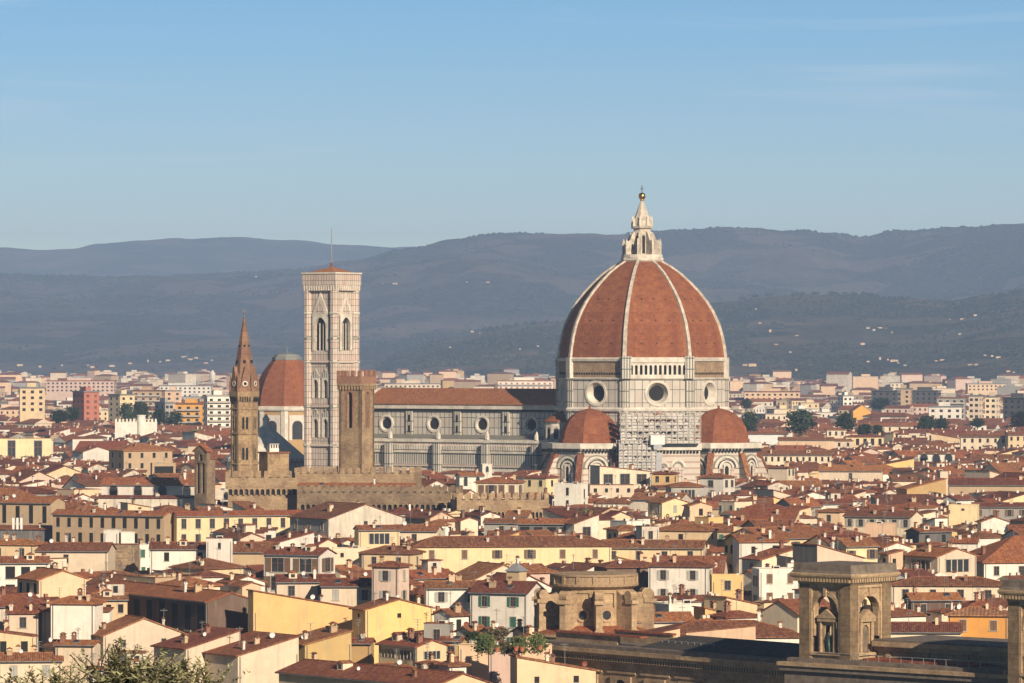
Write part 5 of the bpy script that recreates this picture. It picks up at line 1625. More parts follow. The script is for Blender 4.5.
def free(X, Y, w, d, a):
    ca, sa = math.cos(a), math.sin(a)
    pts = [(X + ca * u * w / 2 - sa * v * d / 2, Y + sa * u * w / 2 + ca * v * d / 2) for u in (-1, 0, 1) for v in (-1, 0, 1)]
    rad = math.hypot(w, d) / 2
    for (px, py, hw, hd, pa) in PLANS:
        if abs(px - X) + 0 > hw + hd + rad or abs(py - Y) > hw + hd + rad: continue
        c, s = math.cos(-pa), math.sin(-pa)
        for (x, y) in pts:
            u, v = x - px, y - py
            if abs(c * u - s * v) < hw and abs(s * u + c * v) < hd: return False
        for u in (-1, 0, 1):
            for v in (-1, 0, 1):
                cp, sp_ = math.cos(pa), math.sin(pa)
                x = px + cp * u * hw - sp_ * v * hd - X; y = py + sp_ * u * hw + cp * v * hd - Y
                if abs(math.cos(-a) * x - math.sin(-a) * y) < w / 2 and abs(math.sin(-a) * x + math.cos(-a) * y) < d / 2: return False
    return True


PAL = ['cream'] * 5 + ['white'] * 5 + ['pale yellow'] * 3 + ['peach'] * 2 + ['weathered'] * 3 + ['tan', 'grey', 'yellow', 'pink']
FILL = []
e = 434.0
while e < 672:
    x = -18 + rnd.uniform(-20, 10)
    while x < 1040:
        z = rnd.uniform(15.5, 21.5) if e < 560 else rnd.uniform(12, 17)
        ee = e + rnd.uniform(-2.6, 2.6)
        Y = (HC - z) * F / (ee - HZ)
        wpx = rnd.choice((7, 8, 9, 10, 12, 15, 20)) * F / Y * rnd.uniform(.85, 1.1)
        ok = False
        for tr in range(7):
            a = rnd.choice((30, 30, 30, 26, 36, 40, -60, -56, -50, -8, 2, 8) if ee > 480 else (30, 34, 40, 26, -54, -60, -36, -20, -6, 4)) + rnd.uniform(-4, 4)
            rf = rnd.choice('gggggghhhplrs' if abs(a) < 25 else 'gggghhhpplrf')
            h = dict(x0=x, x1=x + wpx, eave=ee, z=z - tr * .25, a=a, r=rnd.uniform(.6, 1.1), roof=rf, col=rnd.choice(PAL), nf=rnd.choice((1, 2, 2, 3, 4)), ns=rnd.choice((0, 1, 2)),
                     pitch=rnd.uniform(14, 25) if rf not in 'lrs' else rnd.uniform(8, 14), L=None, tile=rnd.choice(('tile0', 'tile1', 'tile1', 'tile0', 'tile2')), vis=0,
                     wk=rnd.choice(('dark', 'dark', 'pane', 'open', 'shut', 'shut', 'dark')), sh=rnd.choice(('brown', 'brown', 'grey', 'green')))
            geom(h)
            p, q = cols(h['x0'], h['x1']); t = int(max(0, h['top']))
            if q - p < 5: break
            blk = ZB[t:int(ee) + 7, p:q]
            if (blk > h['Yc']).mean() < .24: continue
            pr = (PROT[t:, p:q] > h['Yc'] + 1).sum()
            if pr > 10: 
                wpx *= .8
                continue
            if not free(h['X'], h['Yc'], h['w'], h['d'], R(h['a'])): continue
            ok = True
            break
        if ok:
            stamp(h); HOUSES.append(h); FILL.append(h)
            PLANS.append((h['X'], h['Yc'], h['w'] / 2, h['d'] / 2, R(h['a'])))
            x += wpx * rnd.uniform(.6, 1.05)
        else:
            x += rnd.uniform(6, 14)
    e += max(1.5, (e - 400) * .022)

# who is seen, and how far down its wall
order = sorted(HOUSES, key=lambda h: -h['Yc'])
OWN = np.full((700, 1064), -1)
things_by_depth = [(h['Yc'], 'h', i) for i, h in enumerate(HOUSES)] + [(Y, 'l', k) for k, (_, _, _, _, Y) in enumerate(LAND)]
for Y, t_, i in sorted(things_by_depth, reverse=True):
    if t_ == 'h':
        h = HOUSES[i]; a, b = cols(h['x0'], h['x1'])
        OWN[max(0, int(h['top'])):, a:b] = i
    else:
        a, b = cols(LAND[i][0], LAND[i][1]); OWN[LAND[i][2]:, a:b] = -2
cnt = np.bincount(OWN[:683, 20:1044].ravel() + 2, minlength=len(HOUSES) + 2)[2:]
for i, h in enumerate(HOUSES):
    h['area'] = int(cnt[i])
    if cnt[i]:
        rows = np.where((OWN[:683, 20:1044] == i).any(axis=1))[0]
        h['bot'] = int(rows.max())
    else:
        h['bot'] = int(h['eave'])
keep = [h for h in HOUSES if h.get('hand')] + sorted([h for h in HOUSES if not h.get('hand') and h['area'] > 14], key=lambda h: -h['area'])
keep = keep[:298]
print('HOUSES hand', NHAND, 'fill', len(FILL), 'kept', len(keep))


def slab(mb, a, b, c, d, t, mat):
    """roof plane a-b (eave) c-d (ridge), t thick"""
    n = (Vector(b) - Vector(a)).cross(Vector(d) - Vector(a)).normalized()
    if n.z < 0: n = -n
    up = n * t
    P = [Vector(p) for p in (a, b, c, d)]
    V = P + [p + up for p in P]
    mb.add(V, [(4, 5, 6, 7), (3, 2, 1, 0), (0, 1, 5, 4), (1, 2, 6, 5), (2, 3, 7, 6), (3, 0, 4, 7)], mat)


def build_house(h):
    w, d, z, rise, rt = h['w'] / 2, h['d'] / 2, h['z'], h['rise'], h['roof']
    root = link('house', None, None, (h['X'], h['Yc'], 0), R(h['a']))
    root['category'] = 'house'
    tile = h.get('tile', 'tile0'); col = h['col']
    ov, t = .55, .2
    mb = MB()
    zf = z + (rise if rt in 'bf' else 0); zb = z + (rise if rt in 'sf' else 0)
    zl_ = z + (rise if rt == 'r' else 0); zr_ = z + (rise if rt == 'l' else 0)
    if rt in 'lr': c4 = (zl_, zr_, zr_, zl_)
    else: c4 = (zf, zf, zb, zb)
    c4 = [c - .02 for c in c4]
    P = [(-w, -d), (w, -d), (w, d), (-w, d)]
    bot = [(x, y, 0) for x, y in P]; top = [(x, y, zz) for (x, y), zz in zip(P, c4)]
    mb.add(bot + top, [(0, 1, 5, 4), (1, 2, 6, 5), (2, 3, 7, 6)], col)
    mb.add(bot + top, [(3, 0, 4, 7)], h.get('col2', col))  # left wall takes a darker colour where its shade is painted in
    if rt == 'f': mb.add([(-w + .35, -d + .35, z + rise - .45), (w - .35, -d + .35, z + rise - .45), (w - .35, d - .35, z + rise - .45), (-w + .35, d - .35, z + rise - .45)], [(0, 1, 2, 3)], 'pot' if h['X'] % 3 > 1 else 'grey')
    if rt == 'g':
        for s in (-1, 1): mb.add([(s * w, -d, z - .02), (s * w, d, z - .02), (s * w, 0, z + rise - .02)], [(0, 1, 2) if s > 0 else (2, 1, 0)], col)
    if rt == 'p':
        for s in (-1, 1): mb.add([(-w, s * d, z - .02), (w, s * d, z - .02), (0, s * d, z + rise - .02)], [(0, 1, 2) if s < 0 else (2, 1, 0)], col)
    mb.build('wall', root)
    mb = MB()
    g = .25
    if rt == 'g':
        dz = rise / d * ov
        slab(mb, (-w - g, -d - ov, z - dz), (w + g, -d - ov, z - dz), (w + g, 0, z + rise), (-w - g, 0, z + rise), t, tile)
        slab(mb, (w + g, d + ov, z - dz), (-w - g, d + ov, z - dz), (-w - g, 0, z + rise), (w + g, 0, z + rise), t, tile)
        mb.xz([(-w - g, z + rise + t * .8), (w + g, z + rise + t * .8), (w + g, z + rise + t + .12), (-w - g, z + rise + t + .12)], -.16, .16, 'tile0')
        mb.box(-w - g + .05, w + g - .05, -d - ov - .1, -d - ov, z - dz - .02, z - dz + .12, 'lead')
    elif rt == 'p':
        dz = rise / w * ov
        for s in (-1, 1):
            slab(mb, (s * (w + ov), -d - g, z - dz), (s * (w + ov), d + g, z - dz), (0, d + g, z + rise), (0, -d - g, z + rise), t, tile)
        mb.box(-.16, .16, -d - g, d + g, z + rise + t * .8, z + rise + t + .12, 'tile0')
    elif rt == 'h':
        k = min(w, d)
        rx, ry = (w - k, 0) if w >= d else (0, d - k)
        e_ = [(-w - ov, -d - ov), (w + ov, -d - ov), (w + ov, d + ov), (-w - ov, d + ov)]
        V = [(x, y, z - .05) for x, y in e_] + [(x, y, z + .15) for x, y in e_] + [(-rx, -ry, z + rise + .15), (rx, ry, z + rise + .15)]
        if w >= d: Fs = [(4, 5, 9, 8), (5, 6, 9), (6, 7, 8, 9), (7, 4, 8)]
        else: Fs = [(4, 5, 8), (5, 6, 9, 8), (6, 7, 9), (7, 4, 8, 9)]
        mb.add(V, Fs + [(3, 2, 1, 0), (0, 1, 5, 4), (1, 2, 6, 5), (2, 3, 7, 6), (3, 0, 4, 7)], tile)
        A8, A9 = Vector(V[8]), Vector(V[9])
        for i, tp in ((4, A8), (5, A9 if w >= d else A8), (6, A9), (7, A8 if w >= d else A9)): mb.tube(V[i], tp, .13, .13, 'tile0', 5)
        if (A9 - A8).length > .3: mb.tube(A8, A9, .14, .14, 'tile0', 5)
    elif rt == 's':
        dz = rise / (2 * d) * ov
        slab(mb, (-w - g, -d - ov, z - dz), (w + g, -d - ov, z - dz), (w + g, d + .2, z + rise + dz * .3), (-w - g, d + .2, z + rise + dz * .3), t, tile)
    elif rt in 'lr':
        s = -1 if rt == 'l' else 1
        dz = rise / (2 * w) * ov
        slab(mb, (s * (w + ov), -d - g, z - dz), (s * (w + ov), d + g, z - dz), (-s * (w + g), d + g, z + rise + dz * .4), (-s * (w + g), -d - g, z + rise + dz * .4), t, tile)
    else:
        for (xa, xb, ya, yb) in ((-w - .08, w + .08, -d - .08, -d + .3), (-w - .08, w + .08, d - .3, d + .08), (-w - .08, -w + .3, -d + .3, d - .3), (w - .3, w + .08, -d + .3, d - .3)):
            mb.box(xa, xb, ya, yb, z + rise, z + rise + .12, 'tile1' if h['area'] % 2 else col)
    roof = mb.build('roof', root)

    def zroof(x, y):
        if rt == 'g': return z + rise * (1 - abs(y) / d)
        if rt == 'p': return z + rise * (1 - abs(x) / w)
        if rt == 'h': return z + rise * min(1, (d - abs(y)) / min(w, d), (w - abs(x)) / min(w, d))
        if rt == 's': return z + rise * (y + d) / (2 * d)
        if rt == 'l': return z + rise * (x + w) / (2 * w)
        if rt == 'r': return z + rise * (w - x) / (2 * w)
        return z + rise - .4
    # windows of the storeys that show
    ppm = F / h['Y']
    seen = (h['bot'] - h['eave']) / ppm
    wk, sh = h.get('wk', 'pane'), h.get('sh', 'brown')
    ww, wh = h.get('ww', 1.05), h.get('wh', 1.75)
    if wk == 'tall': ww, wh = 1.5, 4.6
    floors = 0 if seen < 1.0 else (1 if wh > 2.8 else min(3, int((seen - .4) / 3.4) + 1))
    if not h.get('hand'): floors = min(floors, 2)
    if h.get('low'): floors = min(1, floors)
    nwin = 0
    sides = [('f', h['nf'], w, d)]
    if h['a'] > 3: sides.append(('l', h['ns'], d, w))
    if h['a'] < -3: sides.append(('r', h['ns'], d, w))
    for sd_, n, hw, off in sides:
        n = min(n, int(2 * hw / max(1.9, ww * 1.25)))
        if n < 1: continue
        zt_ = z
        if rt in 'fb' and sd_ == 'f': zt_ = z + rise
        drop = .7 if wk != 'tall' else 1.0
        if rt == 'f': drop = .9
        for fl in range(floors):
            zc = zt_ - drop - wh / 2 - fl * 3.5
            if rt == 'p' and sd_ == 'f' and fl == 0 and h['nf'] == 1 and wk == 'wide': zc += .2
            for i in range(n):
                u = -hw + 2 * hw * (i + .5) / n
                if not h.get('hand'): u += rnd.uniform(-.4, .4)
                kd = wk
                if wk == 'mix': kd = ('shut', 'shut', 'open', 'open', 'shut', 'shut', 'open')[i % 7]
                if wk == 'tall': kd = 'pane'
                if wk == 'open' and n > 1 and not h.get('hand') and rnd.random() < .3: kd = 'shut'
                if sd_ == 'f': T = TR(u, -off, zc)
                elif sd_ == 'l': T = TR(-off, u, zc, R(-90))
                else: T = TR(off, u, zc, R(90))
                if n * floors > 2 and not h.get('hand') and rnd.random() < .2: continue
                if h.get('hand') and wk == 'open' and rnd.random() < .2: kd = 'shut'
                if h.get('hand') and wk == 'shut' and rnd.random() < .25: kd = 'open'
                q_ = rnd.uniform(.92, 1.08) if h.get('hand') else rnd.uniform(.75, 1.12)
                window(root, T, ww * q_, wh * rnd.uniform(.94, 1.05) * (q_ if q_ < .9 else 1), kd, sh); nwin += 1
    h['nwin'] = nwin
    if h['Y'] < 1000 and seen > 2:
        for x in ((-w + .35,) if not h.get('hand') else (-w + .35, w - .35)):
            mb = MB(); mb.box(x - .06, x + .06, -d - .14, -d - .01, z - 9, z - .15, 'pole'); mb.build('drainpipe', root)
    # roof-top things
    big = h['area'] > 260
    nch = (1 if rnd.random() < .75 else 0) + (1 if big and rnd.random() < .8 else 0) + (1 if h['area'] > 900 else 0)
    if h.get('hand') and rt == 'f': nch = 0
    h['nch'] = 0; h['ndish'] = 0
    for i in range(nch):
        x = rnd.uniform(-.8, .8) * w; y = rnd.uniform(-.7, .35) * d
        o = link('chimney', rnd.choice(CH), roof, (x, y, zroof(x, y)), rnd.choice((0, R(90))), [rnd.uniform(.8, 1.2)] * 3); h['nch'] += 1
    if big or rnd.random() < .4:
        x = rnd.uniform(-.7, .7) * w; y = rnd.uniform(-.3, .3) * d
        link('antenna', rnd.choice(AN), roof, (x, y, zroof(x, y)), rnd.uniform(0, 3))
    if rnd.random() < (.5 if big else .22):
        x = rnd.uniform(-.8, .8) * w; y = rnd.uniform(-.6, .0) * d
        link('satellite_dish', rnd.choice(DI), roof, (x, y, zroof(x, y)), R(rnd.uniform(10, 50)) - R(h['a']), [rnd.uniform(.5, .9)] * 3); h['ndish'] += 1
    if rt in 'gs' and big and rnd.random() < .45:
        x = rnd.uniform(-.6, .6) * w; y = -d * rnd.uniform(.35, .6)
        o = link('skylight', SKY, roof, (x, y, zroof(x, y) + t + .05)); o.rotation_euler = (R(h['pitch']), 0, 0)
    if rt in 'gh' and big and h['area'] > 500 and not h.get('nodorm') and rnd.random() < .25:
        x = rnd.uniform(-.5, .5) * w; y = -d * .45
        if rt == 'g': link('dormer', DORM, roof, (x, y, zroof(x, y) + .3), 0, (.8, .8, .8))
    if rt == 'f' and rnd.random() < .6:
        link('air_conditioner', ACU, roof, (rnd.uniform(-.5, .5) * w, rnd.uniform(-.4, .4) * d, z + rise - .45), R(rnd.uniform(-20, 20)), (1.3, 1.3, 1.3))
    if big and not h.get('hand') and rt in 'gs' and rnd.random() < .25:   # rooftop cabin
        mb = MB(); x = rnd.uniform(-.5, .5) * w; y = rnd.uniform(-.2, .4) * d; zz = zroof(x, y)
        mb.box(x - 1.5, x + 1.5, y - 1.2, y + 1.2, zz - 1, zz + 2.0, rnd.choice(('white', 'cream', 'weathered')))
        mb.box(x - 1.8, x + 1.8, y - 1.5, y + 1.5, zz + 2.0, zz + 2.2, 'tile0')
        mb.box(x - .4, x + .4, y - 1.24, y - 1.19, zz + .4, zz + 1.6, 'void')
        mb.build('roof_cabin', roof)
    if h.get('aw'):
        mb = MB(); mb.box(-w * .8, w * .9, -d - 2.2, -d, z - .9, z - .75, 'cloth'); mb.box(-w * .8, w * .9, -d - 2.2, -d, z - 3.4, z - 3.2, 'brown')
        mb.build('awning', root)
    h['root'] = root
    return root


for h in keep: build_house(h)
# ------------------------------------------------------------------ the rest of the town, out to the foot of the hills
far = MB()
r2 = random.Random(21)
FW = ['cream', 'white', 'cream', 'white', 'pale yellow', 'peach', 'weathered', 'pink', 'tan', 'cream', 'white']
FT = ['tile0', 'tile1', 'tile1', 'tile2']


def far_house(mb, X, Y, w, d, z, a, rise, wall, tile, win=True, kind='g'):
    T = TR(X, Y, 0, a)
    mb.box(-w / 2, w / 2, -d / 2, d / 2, 0, z, wall, T, False)
    o = .5
    if kind == 'g':
        V = [(-w / 2 - o, -d / 2 - o, z - .1), (w / 2 + o, -d / 2 - o, z - .1), (w / 2 + o, d / 2 + o, z - .1), (-w / 2 - o, d / 2 + o, z - .1), (-w / 2 - o, 0, z + rise), (w / 2 + o, 0, z + rise)]
        mb.add(V, [(0, 1, 5, 4), (2, 3, 4, 5)], tile, T); mb.add(V, [(1, 2, 5), (3, 0, 4)], wall, T)
    elif kind == 'h':
        k = min(w, d) / 2
        V = [(-w / 2 - o, -d / 2 - o, z), (w / 2 + o, -d / 2 - o, z), (w / 2 + o, d / 2 + o, z), (-w / 2 - o, d / 2 + o, z), (-w / 2 + k, 0, z + rise), (w / 2 - k, 0, z + rise)]
        mb.add(V, [(0, 1, 5, 4), (2, 3, 4, 5), (1, 2, 5), (3, 0, 4)], tile, T)
    else:
        mb.box(-w / 2 - .3, w / 2 + .3, -d / 2 - .3, d / 2 + .3, z, z + .5, 'grey', T)
        mb.box(-w * .15, w * .2, -d * .2, d * .2, z + .5, z + 2.8, wall, T)
    if Y < 2500 and w < 20:
        for q in range(2):
            x, y = r2.uniform(-.4, .4) * w, r2.uniform(-.3, .2) * d
            mb.box(x - .3, x + .3, y - .3, y + .3, z, z + rise + .5, r2.choice(('cream', 'stone_red', 'weathered', 'white')), T)
    if win:
        for q, (L, off) in enumerate(((w, d / 2), (d, w / 2))):
            Tq = T if q == 0 else T @ RZ(R(90) if a < 0 else R(-90))
            n = max(1, int(L / 3.6))
            for fl in range(3 if z < 18 else 5):
                zc = z - 2.1 - fl * 3.3
                if zc < 2: break
                for i in range(n):
                    x = -L / 2 + L * (i + .5) / n
                    mb.box(x - .6, x + .6, -off - .04, -off + .1, zc - .85, zc + .85, 'void', Tq)


kept = set(id(h) for h in keep)
for h in FILL:
    if id(h) not in kept and h['area'] > 3:
        far_house(far, h['X'], h['Yc'], h['w'], h['d'], h['z'], R(h['a']), min(h['rise'], 3), h['col'], h['tile'], True, 'g' if h['roof'] in 'gps' else 'h')
GREEN = [(100, 165, 2750, 3050), (880, 1010, 2350, 2450)]
for i in range(9400):
    u = r2.random()
    Y = 2250 + 5200 * u ** 1.15
    px = r2.uniform(-25, 1050) if i < 7000 else r2.choice((r2.uniform(-260, -25), r2.uniform(1050, 1290)))
    X = wx(px, Y)
    if 255 < px < 330 and Y < 1800: continue
    if any(a < px < b and c < Y < d for a, b, c, d in GREEN): continue
    big = r2.random() < (.08 + .24 * (Y > 3000))
    if big: w, d, z, k = r2.uniform(14, 34), r2.uniform(11, 16), r2.uniform(13, 23), r2.choice('fgh')
    else: w, d, z, k = r2.uniform(9, 18), r2.uniform(8, 13), r2.uniform(8, 15.5), r2.choice('ggh')
    if Y > 4600: z *= 1.3 + .5 * r2.random() ** 2; w *= .85
    if Y < 2750: z = r2.uniform(13.5, 20.5)
    far_house(far, X, Y, w, d, z, R(r2.choice((-38, -20, -6, 6, 20, 40)) + r2.uniform(-5, 5)), r2.uniform(1.6, 2.8), r2.choice(FW if Y < 4200 else ['tan', 'peach', 'weathered', 'cream', 'pink', 'grey', 'peach', 'ochre', 'cream']), r2.choice(FT), Y < 3600 or (big and Y < 4600), k)
for i in range(1100):                      # the town goes on past both edges of the view
    Y = 2250 - 1620 * r2.random() ** .8
    px = r2.choice((r2.uniform(-320, -110), r2.uniform(1135, 1340)))
    if px > 1000 and Y < 720: continue
    far_house(far, wx(px, Y), Y, r2.uniform(10, 18), r2.uniform(9, 14), r2.uniform(13, 20), R(r2.choice((30, 34, -56, -8, 4)) + r2.uniform(-5, 5)), r2.uniform(1.8, 3), r2.choice(FW), r2.choice(FT), True, r2.choice('ggh'))
o = far.build('town_houses')
tag(o, 'small remaining roofs and walls of the town, fading towards the foot of the hills', None, None, 'stuff')

# ------------------------------------------------------------------ apartment blocks that stand out in the distance


def apartments(x0, x1, top, Y, a, d, col, label, rows=4, band='void', side=None, roofc='lead', bal=False, n=None):
    w = (x1 - x0) * Y / F
    ar = abs(R(a)); w_ = max(4, (w - d * math.sin(ar)) / math.cos(ar))
    z = wz(top, Y)
    o = thing('apartment_block', label, 'apartment block', (wx((x0 + x1) / 2, Y), Y, 0), R(a), 'apartment blocks beyond the old town')
    mb = MB(); mb.box(-w_ / 2, w_ / 2, -d / 2, d / 2, 0, z, col); mb.build('wall', o)
    mb = MB(); mb.box(-w_ / 2 - .6, w_ / 2 + .6, -d / 2 - .6, d / 2 + .6, z, z + .7, roofc); mb.box(-w_ * .2, w_ * .15, -d * .25, d * .25, z + .7, z + 3, col); mb.build('roof', o)
    n = n or max(2, int(w_ / 4.2))
    me = MB(); me.box(-.9, .9, -.06, .05, -.8, .8, band); me = me.mesh('window')
    for r_ in range(rows):
        zc = z - 2.2 - r_ * 3.4
        if zc < 3: break
        for i in range(n):
            link('window', me, o, (-w_ / 2 + w_ * (i + .5) / n, -d / 2, zc))
        ns_ = max(1, int(d / 5))
        for i in range(ns_):
            s = 1 if a < 0 else -1
            link('window', me, o, (s * w_ / 2, -d / 2 + d * (i + .5) / ns_, zc), R(90 * s))
        if bal:
            mb = MB(); mb.box(-w_ / 2 + .5, w_ / 2 - .5, -d / 2 - 1.5, -d / 2, zc - 1.5, zc - .5, 'frame'); mb.build('balcony', o)
    return o


APS = [
    (18, 46, 388, 2600, 8, 14, 'pale yellow', 'pale yellow slab with four rows of windows at the far left', 4),
    (47, 116, 381, 4300, -3, 18, 'pink', 'very long low pinkish block with a dark red roof', 3, 'void', None, 'tile2'),
    (72, 100, 392, 2650, 30, 16, 'brick_red', 'red tower block with a dark shaded left side', 7, 'tile1'),
    (108, 135, 395, 2800, 36, 14, 'pale yellow', 'cream tower with a shaded left side next to the red tower block', 5),
    (133, 164, 391, 3100, -5, 13, 'tan', 'tan block with rows of grey balconies above the dark trees', 5, 'void', None, 'tile1', True),
    (164, 182, 391, 3300, 6, 12, 'peach', 'peach block just right of the tan balcony block', 4),
    (154, 174, 403, 2600, 30, 14, 'grey', 'dim grey block with a framed brown front behind the dark trees', 4),
    (176, 208, 404, 2500, -14, 13, 'orange', 'low orange brown block with shaded bays left of the white balcony block', 4, 'void', None, 'tile0', True),
    (203, 232, 396, 2450, 12, 14, 'white', 'white block with stacked balconies left of the brick spire', 6, 'void', None, 'grey', True),
    (160, 212, 386, 4300, -2, 16, 'white', 'long white block in front of the far water tower', 3),
    (498, 554, 381, 3700, -4, 14, 'white', 'long white block with red balcony strips above the nave roof', 4, 'brick_red', None, 'tile2', True),
    (384, 440, 384, 4200, 3, 14, 'cream', 'long cream block above the left end of the nave roof', 3),
    (838, 852, 396, 3300, 16, 12, 'white', 'small white block left of the orange gable', 4),
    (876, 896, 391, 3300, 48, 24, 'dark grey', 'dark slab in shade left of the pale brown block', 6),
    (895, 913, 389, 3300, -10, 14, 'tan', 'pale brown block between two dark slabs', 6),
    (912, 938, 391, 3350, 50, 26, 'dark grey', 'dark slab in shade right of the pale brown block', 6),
    (936, 967, 398, 2900, -8, 14, 'grey', 'grey block with balconies under a red roof on the right', 4, 'void', None, 'tile1', True),
    (968, 984, 396, 2750, -18, 12, 'cream', 'left of the twin cream slabs with dark stairwells on the right', 5),
    (984, 1001, 397, 2760, -18, 12, 'cream', 'right of the twin cream slabs with dark stairwells on the right', 5),
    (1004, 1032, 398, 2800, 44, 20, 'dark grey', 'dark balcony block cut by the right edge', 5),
    (928, 962, 407, 2700, -4, 13, 'white', 'low white block with a striped front below the grey balcony block', 2),
    (744, 800, 392, 3700, -2, 14, 'peach', 'long peach block right of the great dome', 2, 'void', None, 'tile1'),
    (890, 930, 383, 4800, -3, 14, 'cream', 'pale block at the foot of the hill right of the dark slabs', 2),
    (966, 1006, 384, 4700, 4, 14, 'peach', 'peach block at the foot of the hill near the right edge', 2),
]
for t_ in APS: apartments(*t_)
# orange gable
o = thing('gabled_house', 'bright orange gabled house far away on the right', 'house', (wx(860, 3000), 3000, 0), R(6))
mb = MB(); mb.box(-6, 6, -7, 7, 0, 22, 'orange'); mb.xz([(-6, 22), (6, 22), (0, 26)], -7, 7, 'orange'); mb.build('wall', o)
mb = MB(); slab(mb, (-6.6, -7.3, 21.6), (-6.6, 7.3, 21.6), (0, 7.3, 26.1), (0, -7.3, 26.1), .3, 'tile0'); slab(mb, (6.6, -7.3, 21.6), (6.6, 7.3, 21.6), (0, 7.3, 26.1), (0, -7.3, 26.1), .3, 'tile0'); mb.build('roof', o)
# water tower
Y = 5200.0
o = thing('water_tower', 'white water tower with a swollen top left of the brick spire', 'water tower', (wx(212.5, Y), Y, 0))
mb = MB(); mb.ngon(14, [(2.6, 0), (2.0, 30)], 'white'); mb.build('shaft', o)
mb = MB(); mb.ngon(14, [(2.0, 29), (3.4, 32), (3.6, 38), (2.6, 40), (1.2, 42), (.2, 43)], 'white'); mb.build('tank', o)
# white battlemented factory wall with a round turret
Y = 2150.0
o = thing('battlemented_wall', 'long white battlemented wall with a round turret far left', 'wall', (wx(136, Y), Y, 0), R(4))
mb = MB(); mb.box(-10, 10, 0, 5, 0, wz(422, Y), 'white'); z = wz(422, Y)
for i in range(12): mb.xz([(-10 + i * 1.72, z), (-9 + i * 1.72, z), (-9.1 + i * 1.72, z + 1.5), (-9.9 + i * 1.72, z + 1.5)], 0, .6, 'white')
mb.build('wall', o)
mb = MB(); mb.ngon(14, [(2.0, 0), (2.0, wz(416, Y)), (2.3, wz(416, Y)), (2.3, wz(415, Y))], 'white', c=(2.5, .5)); mb.build('turret', o)
# green glass building
Y = 1950.0
o = thing('glass_building', 'low building of dark green glass bands with a white stair block', 'building', (wx(865, Y), Y, 0), R(-4))
mb = MB(); mb.box(-9, 9, 0, 12, 0, wz(450, Y), 'teal'); mb.build('wall', o)
for i, py in enumerate((451, 455, 459)): mb = MB(); mb.box(-9.2, 9.2, -.3, 0, wz(py, Y) - .35, wz(py, Y), 'metal'); mb.build('band', o)
mb = MB(); mb.box(-4.2, -2.2, -1, 4, 0, wz(448, Y), 'white_sheet'); mb.box(-1.6, .6, -1, 4, 0, wz(449, Y), 'white_sheet'); mb.build('stair_block', o)
# paired cream pavilions
Y = 2050.0
for px0, px1, lab in ((909, 919, 'left'), (926, 937, 'right')):
    o = thing('pavilion', lab + ' of two cream box pavilions with one tall window each', 'pavilion', (wx((px0 + px1) / 2, Y), Y, 0), R(-8))
    w = (px1 - px0) * Y / F / 2
    mb = MB(); mb.box(-w, w, 0, 6, 0, wz(433, Y), 'cream'); mb.build('wall', o)
    mb = MB(); mb.box(-w - .3, w + .3, -.3, 6.3, wz(433, Y), wz(433, Y) + .5, 'tile1'); mb.build('roof', o)
    window(o, TR(0, 0, wz(439, Y)), 1.8, 3.2, 'pane')
# ------------------------------------------------------------------ villas on the hills
VIL = [(62, 366), (88, 366), (92, 368), (112, 367), (130, 365), (148, 362), (160, 363), (168, 361), (184, 358), (190, 360), (196, 359), (206, 364), (212, 362), (20, 366), (40, 368),
       (383, 284), (395, 285), (467, 284), (488, 284), (256, 277), (472, 333), (480, 334), (450, 348), (520, 350), (538, 347), (745, 366), (752, 367), (776, 346), (770, 333), (797, 338), (790, 353), (796, 371),
       (868, 330), (874, 331), (880, 329), (886, 330), (892, 334), (950, 322), (962, 320), (975, 316), (868, 362), (880, 360), (888, 361), (894, 362), (898, 364), (905, 366), (862, 345), (936, 362), (942, 361), (932, 376),
       (960, 335), (985, 356), (992, 357), (970, 366), (976, 366), (1008, 372), (1014, 373), (998, 358), (760, 324), (765, 300), (756, 310)]
VM = []
for i, (w, d, z, kind, wall, tile) in enumerate(((14, 10, 9, 'h', 'weathered', 'tile0'), (24, 11, 10, 'g', 'peach', 'tile1'), (10, 9, 13, 'h', 'peach', 'tile0'), (38, 12, 12, 'g', 'pale yellow', 'tile0'))):
    mb = MB(); far_house(mb, 0, 0, w, d, z, 0, 2.6, wall, tile, True, kind); VM.append(mb.mesh('villa'))
PLACE = []
for i, (px, py) in enumerate(VIL):
    t_ = on_hill(px, py)
    if not t_: continue
    Y, z = t_
    o = link('villa', VM[r2.choice((0, 0, 1, 1, 2, 3))], None, (wx(px, Y), Y, z - .5), R(r2.uniform(-30, 30)))
    s = r2.uniform(.16, .36); o.scale = (s, s, s)
    o['category'] = 'villa'; o['group'] = 'villas on the hills'
    PLACE.append((o, px, py))

# ------------------------------------------------------------------ trees and shrubs


def leaves(n, size, spread, rr, aspect=1.0):
    """n leaf faces about the origin in an uneven clump"""
    v, f = [], []
    for i in range(n):
        p = Vector((rr.gauss(0, 1), rr.gauss(0, 1), rr.gauss(0, .8)))
        if p.length > 1.9: p *= 1.9 / p.length
        p = Vector((p.x * spread, p.y * spread, p.z * spread))
        u = Vector((rr.uniform(-1, 1), rr.uniform(-1, 1), rr.uniform(-1, 1))).normalized()
        w = u.orthogonal().normalized()
        s = size * rr.uniform(.6, 1.4)
        u *= s; w *= s * aspect
        k = len(v)
        v += [tuple(p - u), tuple(p + w * .8), tuple(p + u), tuple(p - w * .8)]
        f.append((k, k + 1, k + 2, k + 3))
    return v, f


